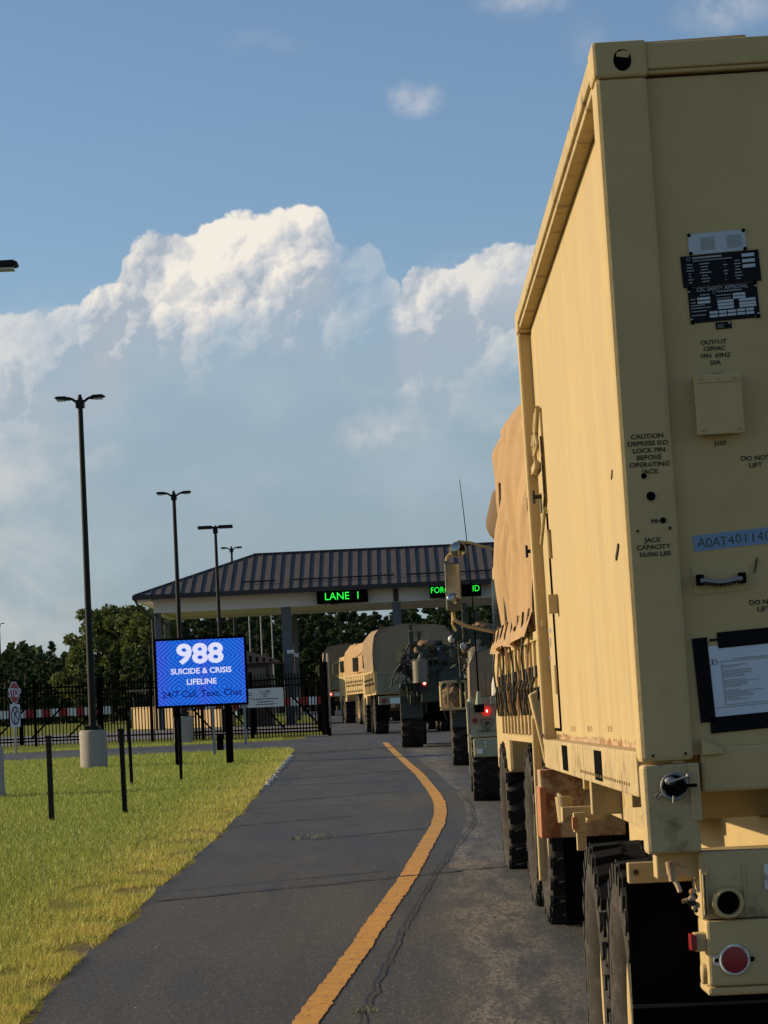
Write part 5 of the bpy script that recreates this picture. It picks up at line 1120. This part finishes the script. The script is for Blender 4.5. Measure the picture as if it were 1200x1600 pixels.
# ------------------------------------------------------------------ trees
def leaf_mat(name, a, b_, tr=.25):
    mt = bpy.data.materials.new(name); mt.use_nodes = True; n = NT(mt.node_tree); b = mt.node_tree.nodes['Principled BSDF']
    p = n.new('ShaderNodeTexCoord').outputs['Object']; oi = n.new('ShaderNodeObjectInfo').outputs['Random']
    c = n.mix(n.ramp(n.noise(p, 1.6, 4, .7)[0], .3, .7), a, b_); c = n.mix(n.m('MULTIPLY', oi, .35), c, tuple(x*.55 for x in a))
    n.put(b.inputs['Base Color'], c); b.inputs['Roughness'].default_value = .7; b.inputs['Specular IOR Level'].default_value = .2
    t = n.new('ShaderNodeBsdfTranslucent'); n.put(t.inputs[0], c); mx = n.new('ShaderNodeMixShader'); mx.inputs[0].default_value = tr
    n.l.new(b.outputs[0], mx.inputs[1]); n.l.new(t.outputs[0], mx.inputs[2]); n.l.new(mx.outputs[0], mt.node_tree.nodes['Material Output'].inputs[0]); return mt
LPINE = leaf_mat('pine_needles', (.024, .044, .017), (.060, .082, .028)); LDEC = leaf_mat('leaves', (.070, .105, .026), (.16, .175, .045), .3); LCED = leaf_mat('cedar_foliage', (.028, .048, .020), (.070, .088, .030))
def leaf_mesh(centres, rad, n, size, mt, name):
    C = np.array(centres); rd = np.array(rad); w = rd**2; idx = rng.choice(len(C), n, p=w/w.sum())
    d = rng.normal(size=(n, 3)); d /= np.linalg.norm(d, axis=1)[:, None]; rr = rng.random(n)**.40
    ctr = C[idx]+d*(rd[idx]*rr)[:, None]*np.array([1, 1, .75])
    u = rng.normal(size=(n, 3)); u /= np.linalg.norm(u, axis=1)[:, None]; v = np.cross(u, rng.normal(size=(n, 3))); v /= np.linalg.norm(v, axis=1)[:, None]
    s = size*(.5+rng.random(n))[:, None]
    V = np.stack([ctr-u*s, ctr+v*s*.6, ctr+u*s, ctr-v*s*.6], 1).reshape(-1, 3)
    me = bpy.data.meshes.new(name); me.from_pydata(V.tolist(), [], np.arange(4*n).reshape(-1, 4).tolist()); me.materials.append(mt)
    o = bpy.data.objects.new(name, me); col.objects.link(o); return o
def tree_proto(kind, seed):
    r = random.Random(seed); t = thing({'pine': 'pine_tree', 'dec': 'broadleaf_tree', 'ced': 'cedar_tree'}[kind], 'x', 'tree')
    H = 1.; tr = MB(); cs, rs = [], []
    H = {'pine': 12., 'dec': 9., 'ced': 7.5}[kind]
    lean = r.uniform(-.3, .3); tr.cyl((0, 0, -.3), (lean*.5, 0, H*.5), .20, .13, 8).cyl((lean*.5, 0, H*.5), (lean, .1, H*.93), .13, .03, 8)
    if kind == 'pine':
        for k in range(26):
            z = H*(.30+.68*(k/25)); q = 2.0*(1-(z/H)**2.2)+.35; a = k*2.4+r.uniform(-.5, .5); d = q*r.uniform(.45, 1.); p = (lean*z/H+d*math.cos(a), d*math.sin(a), z+r.uniform(-.2, .3)); cs.append(p); rs.append(r.uniform(.42, .85)*(1.15-.5*z/H)); tr.cyl((lean*z/H, 0, z-.3), p, .04, .015, 5)
        n, sz, m = 5200, .17, LPINE
    elif kind == 'ced':
        for k in range(22):
            z = H*(.08+.9*(k/21)); q = 1.5*(1-(z/H)**1.6)+.12; a = k*2.4+r.random(); d = q*r.uniform(.3, .85); p = (d*math.cos(a), d*math.sin(a), z); cs.append(p); rs.append(r.uniform(.45, .75)*(1.1-.65*z/H)); tr.cyl((0, 0, z-.2), p, .03, .01, 5)
        n, sz, m = 4200, .13, LCED
    else:
        for k in range(26):
            z = H*r.uniform(.22, .97); q = 2.9*math.sqrt(max(.03, 1-((z/H-.52)/.52)**2)); a = r.uniform(0, 2*PI); d = q*r.uniform(.35, 1.); p = (d*math.cos(a), d*math.sin(a), z); cs.append(p); rs.append(r.uniform(.6, 1.15)); tr.cyl((0, 0, max(1., z*.45)), p, .07, .02, 5)
        n, sz, m = 6500, .16, LDEC
    tr.build('trunk', M['bark'], t); leaf_mesh(cs, rs, n, sz, m, 'crown').parent = t
    return t
protos = {k: [tree_proto(k, 10*i+s) for s in range(v)] for i, (k, v) in enumerate((('pine', 5), ('dec', 3), ('ced', 3)))}
usedp = set()
HH = {'pine': 12., 'dec': 9., 'ced': 7.5}
def tree(kind, px, top, Y, label, group, i):
    pr = protos[kind][i % len(protos[kind])]; base = P(px, 1100, Y); g = gline(Y); h = P(px, top, Y).z-g; s = h/(HH[kind]*.985)
    rz = random.uniform(0, 6.28); loc = (base.x, Y, g)
    if id(pr) not in usedp: usedp.add(id(pr)); o = pr; o.location = loc; o.rotation_euler = (0, 0, rz)
    else: o = dup(pr, None, loc, rz)
    w = s*random.uniform(.95, 1.15) if kind != 'dec' else s*1.05
    o.scale = (w, w, s); o['label'] = label; o['group'] = group
BELT = 'dark pine seen under the canopy roof, one of an even belt behind the gate'
i = 0
for row, (Yr_, dx, dtop) in enumerate(((205, 0, 0), (225, 11, -3), (250, 5, 2))):
    px = 245+dx
    while px < 830:
        top = float(np.interp(px, [240, 330, 440, 540, 590, 640, 690, 740, 800], [956, 960, 955, 950, 962, 958, 956, 952, 950]))+random.uniform(-7, 12)+dtop+[0, -3, -6][row]*0
        tree('pine', px+random.uniform(-6, 6), top, Yr_+random.uniform(-7, 7), BELT, 'belt of pines behind the gate', i); i += 1; px += [23, 25, 27][row]
LB = 'dark evergreen low on the skyline at far left, one of an even row'
for px, top, Y in ((-38, 1000, 165), (-12, 1012, 172), (12, 1018, 168), (40, 1008, 170), (62, 1024, 160), (84, 1004, 166), (104, 1020, 172), (118, 1030, 160), (28, 1030, 155), (70, 1035, 155), (-2, 1028, 160), (52, 1018, 185), (96, 1030, 190), (-30, 1020, 190), (20, 1025, 195), (120, 1010, 185)):
    tree('ced', px, top, Y, LB, 'evergreens on the left skyline', i); i += 1
for px, top, Y, lb in ((140, 985, 150, 'sunlit broadleaf tree directly behind the tall lamp post'), (163, 956, 152, 'tall broadleaf tree just right of the tall lamp post'), (188, 950, 155, 'broadleaf tree in the middle of the left clump, below the roof corner'),
                      (214, 946, 150, 'tallest broadleaf tree, just left of the canopy downpipe'), (238, 962, 146, 'broadleaf tree partly behind the canopy end column')):
    tree('dec', px, top, Y, lb, 'broadleaf clump left of the canopy', i); i += 1
for px, top, Y in ((130, 1035, 140), (152, 1030, 142), (176, 1020, 145), (202, 1015, 142), (228, 1010, 140), (256, 1010, 140)):
    tree('ced', px, top, Y, 'dark young evergreen filling the foot of the broadleaf clump left of the canopy', 'young evergreens under the left clump', i); i += 1
def hedge():                             # far low wood that closes every gap at ground level
    n = 60000; X = rng.uniform(-75, 55, n); Y = rng.uniform(262, 285, n); top = np.where(X < -19, 5.6, 8.4)+1.3*np.sin(X*.31)+.9*np.sin(X*.83+1)+.8*np.sin(X*1.7); Z = 2.6+rng.random(n)**.7*top
    C = np.c_[X, Y, Z]; u = rng.normal(size=(n, 3)); v = rng.normal(size=(n, 3)); s = .28
    V = np.stack([C-u*s, C+v*s, C+u*s, C-v*s], 1).reshape(-1, 3); me = bpy.data.meshes.new('far_wood'); me.from_pydata(V.tolist(), [], np.arange(4*n).reshape(-1, 4).tolist()); me.materials.append(LPINE)
    tag(bpy.data.objects.new('far_wood', me), 'dark far wood closing the view between the pine trunks', 'wood', kind='stuff'); col.objects.link(bpy.data.objects['far_wood'])
hedge()
for k in protos:
    for o in protos[k]:
        if id(o) not in usedp:
            for c in list(o.children): bpy.data.objects.remove(c)
            bpy.data.objects.remove(o)
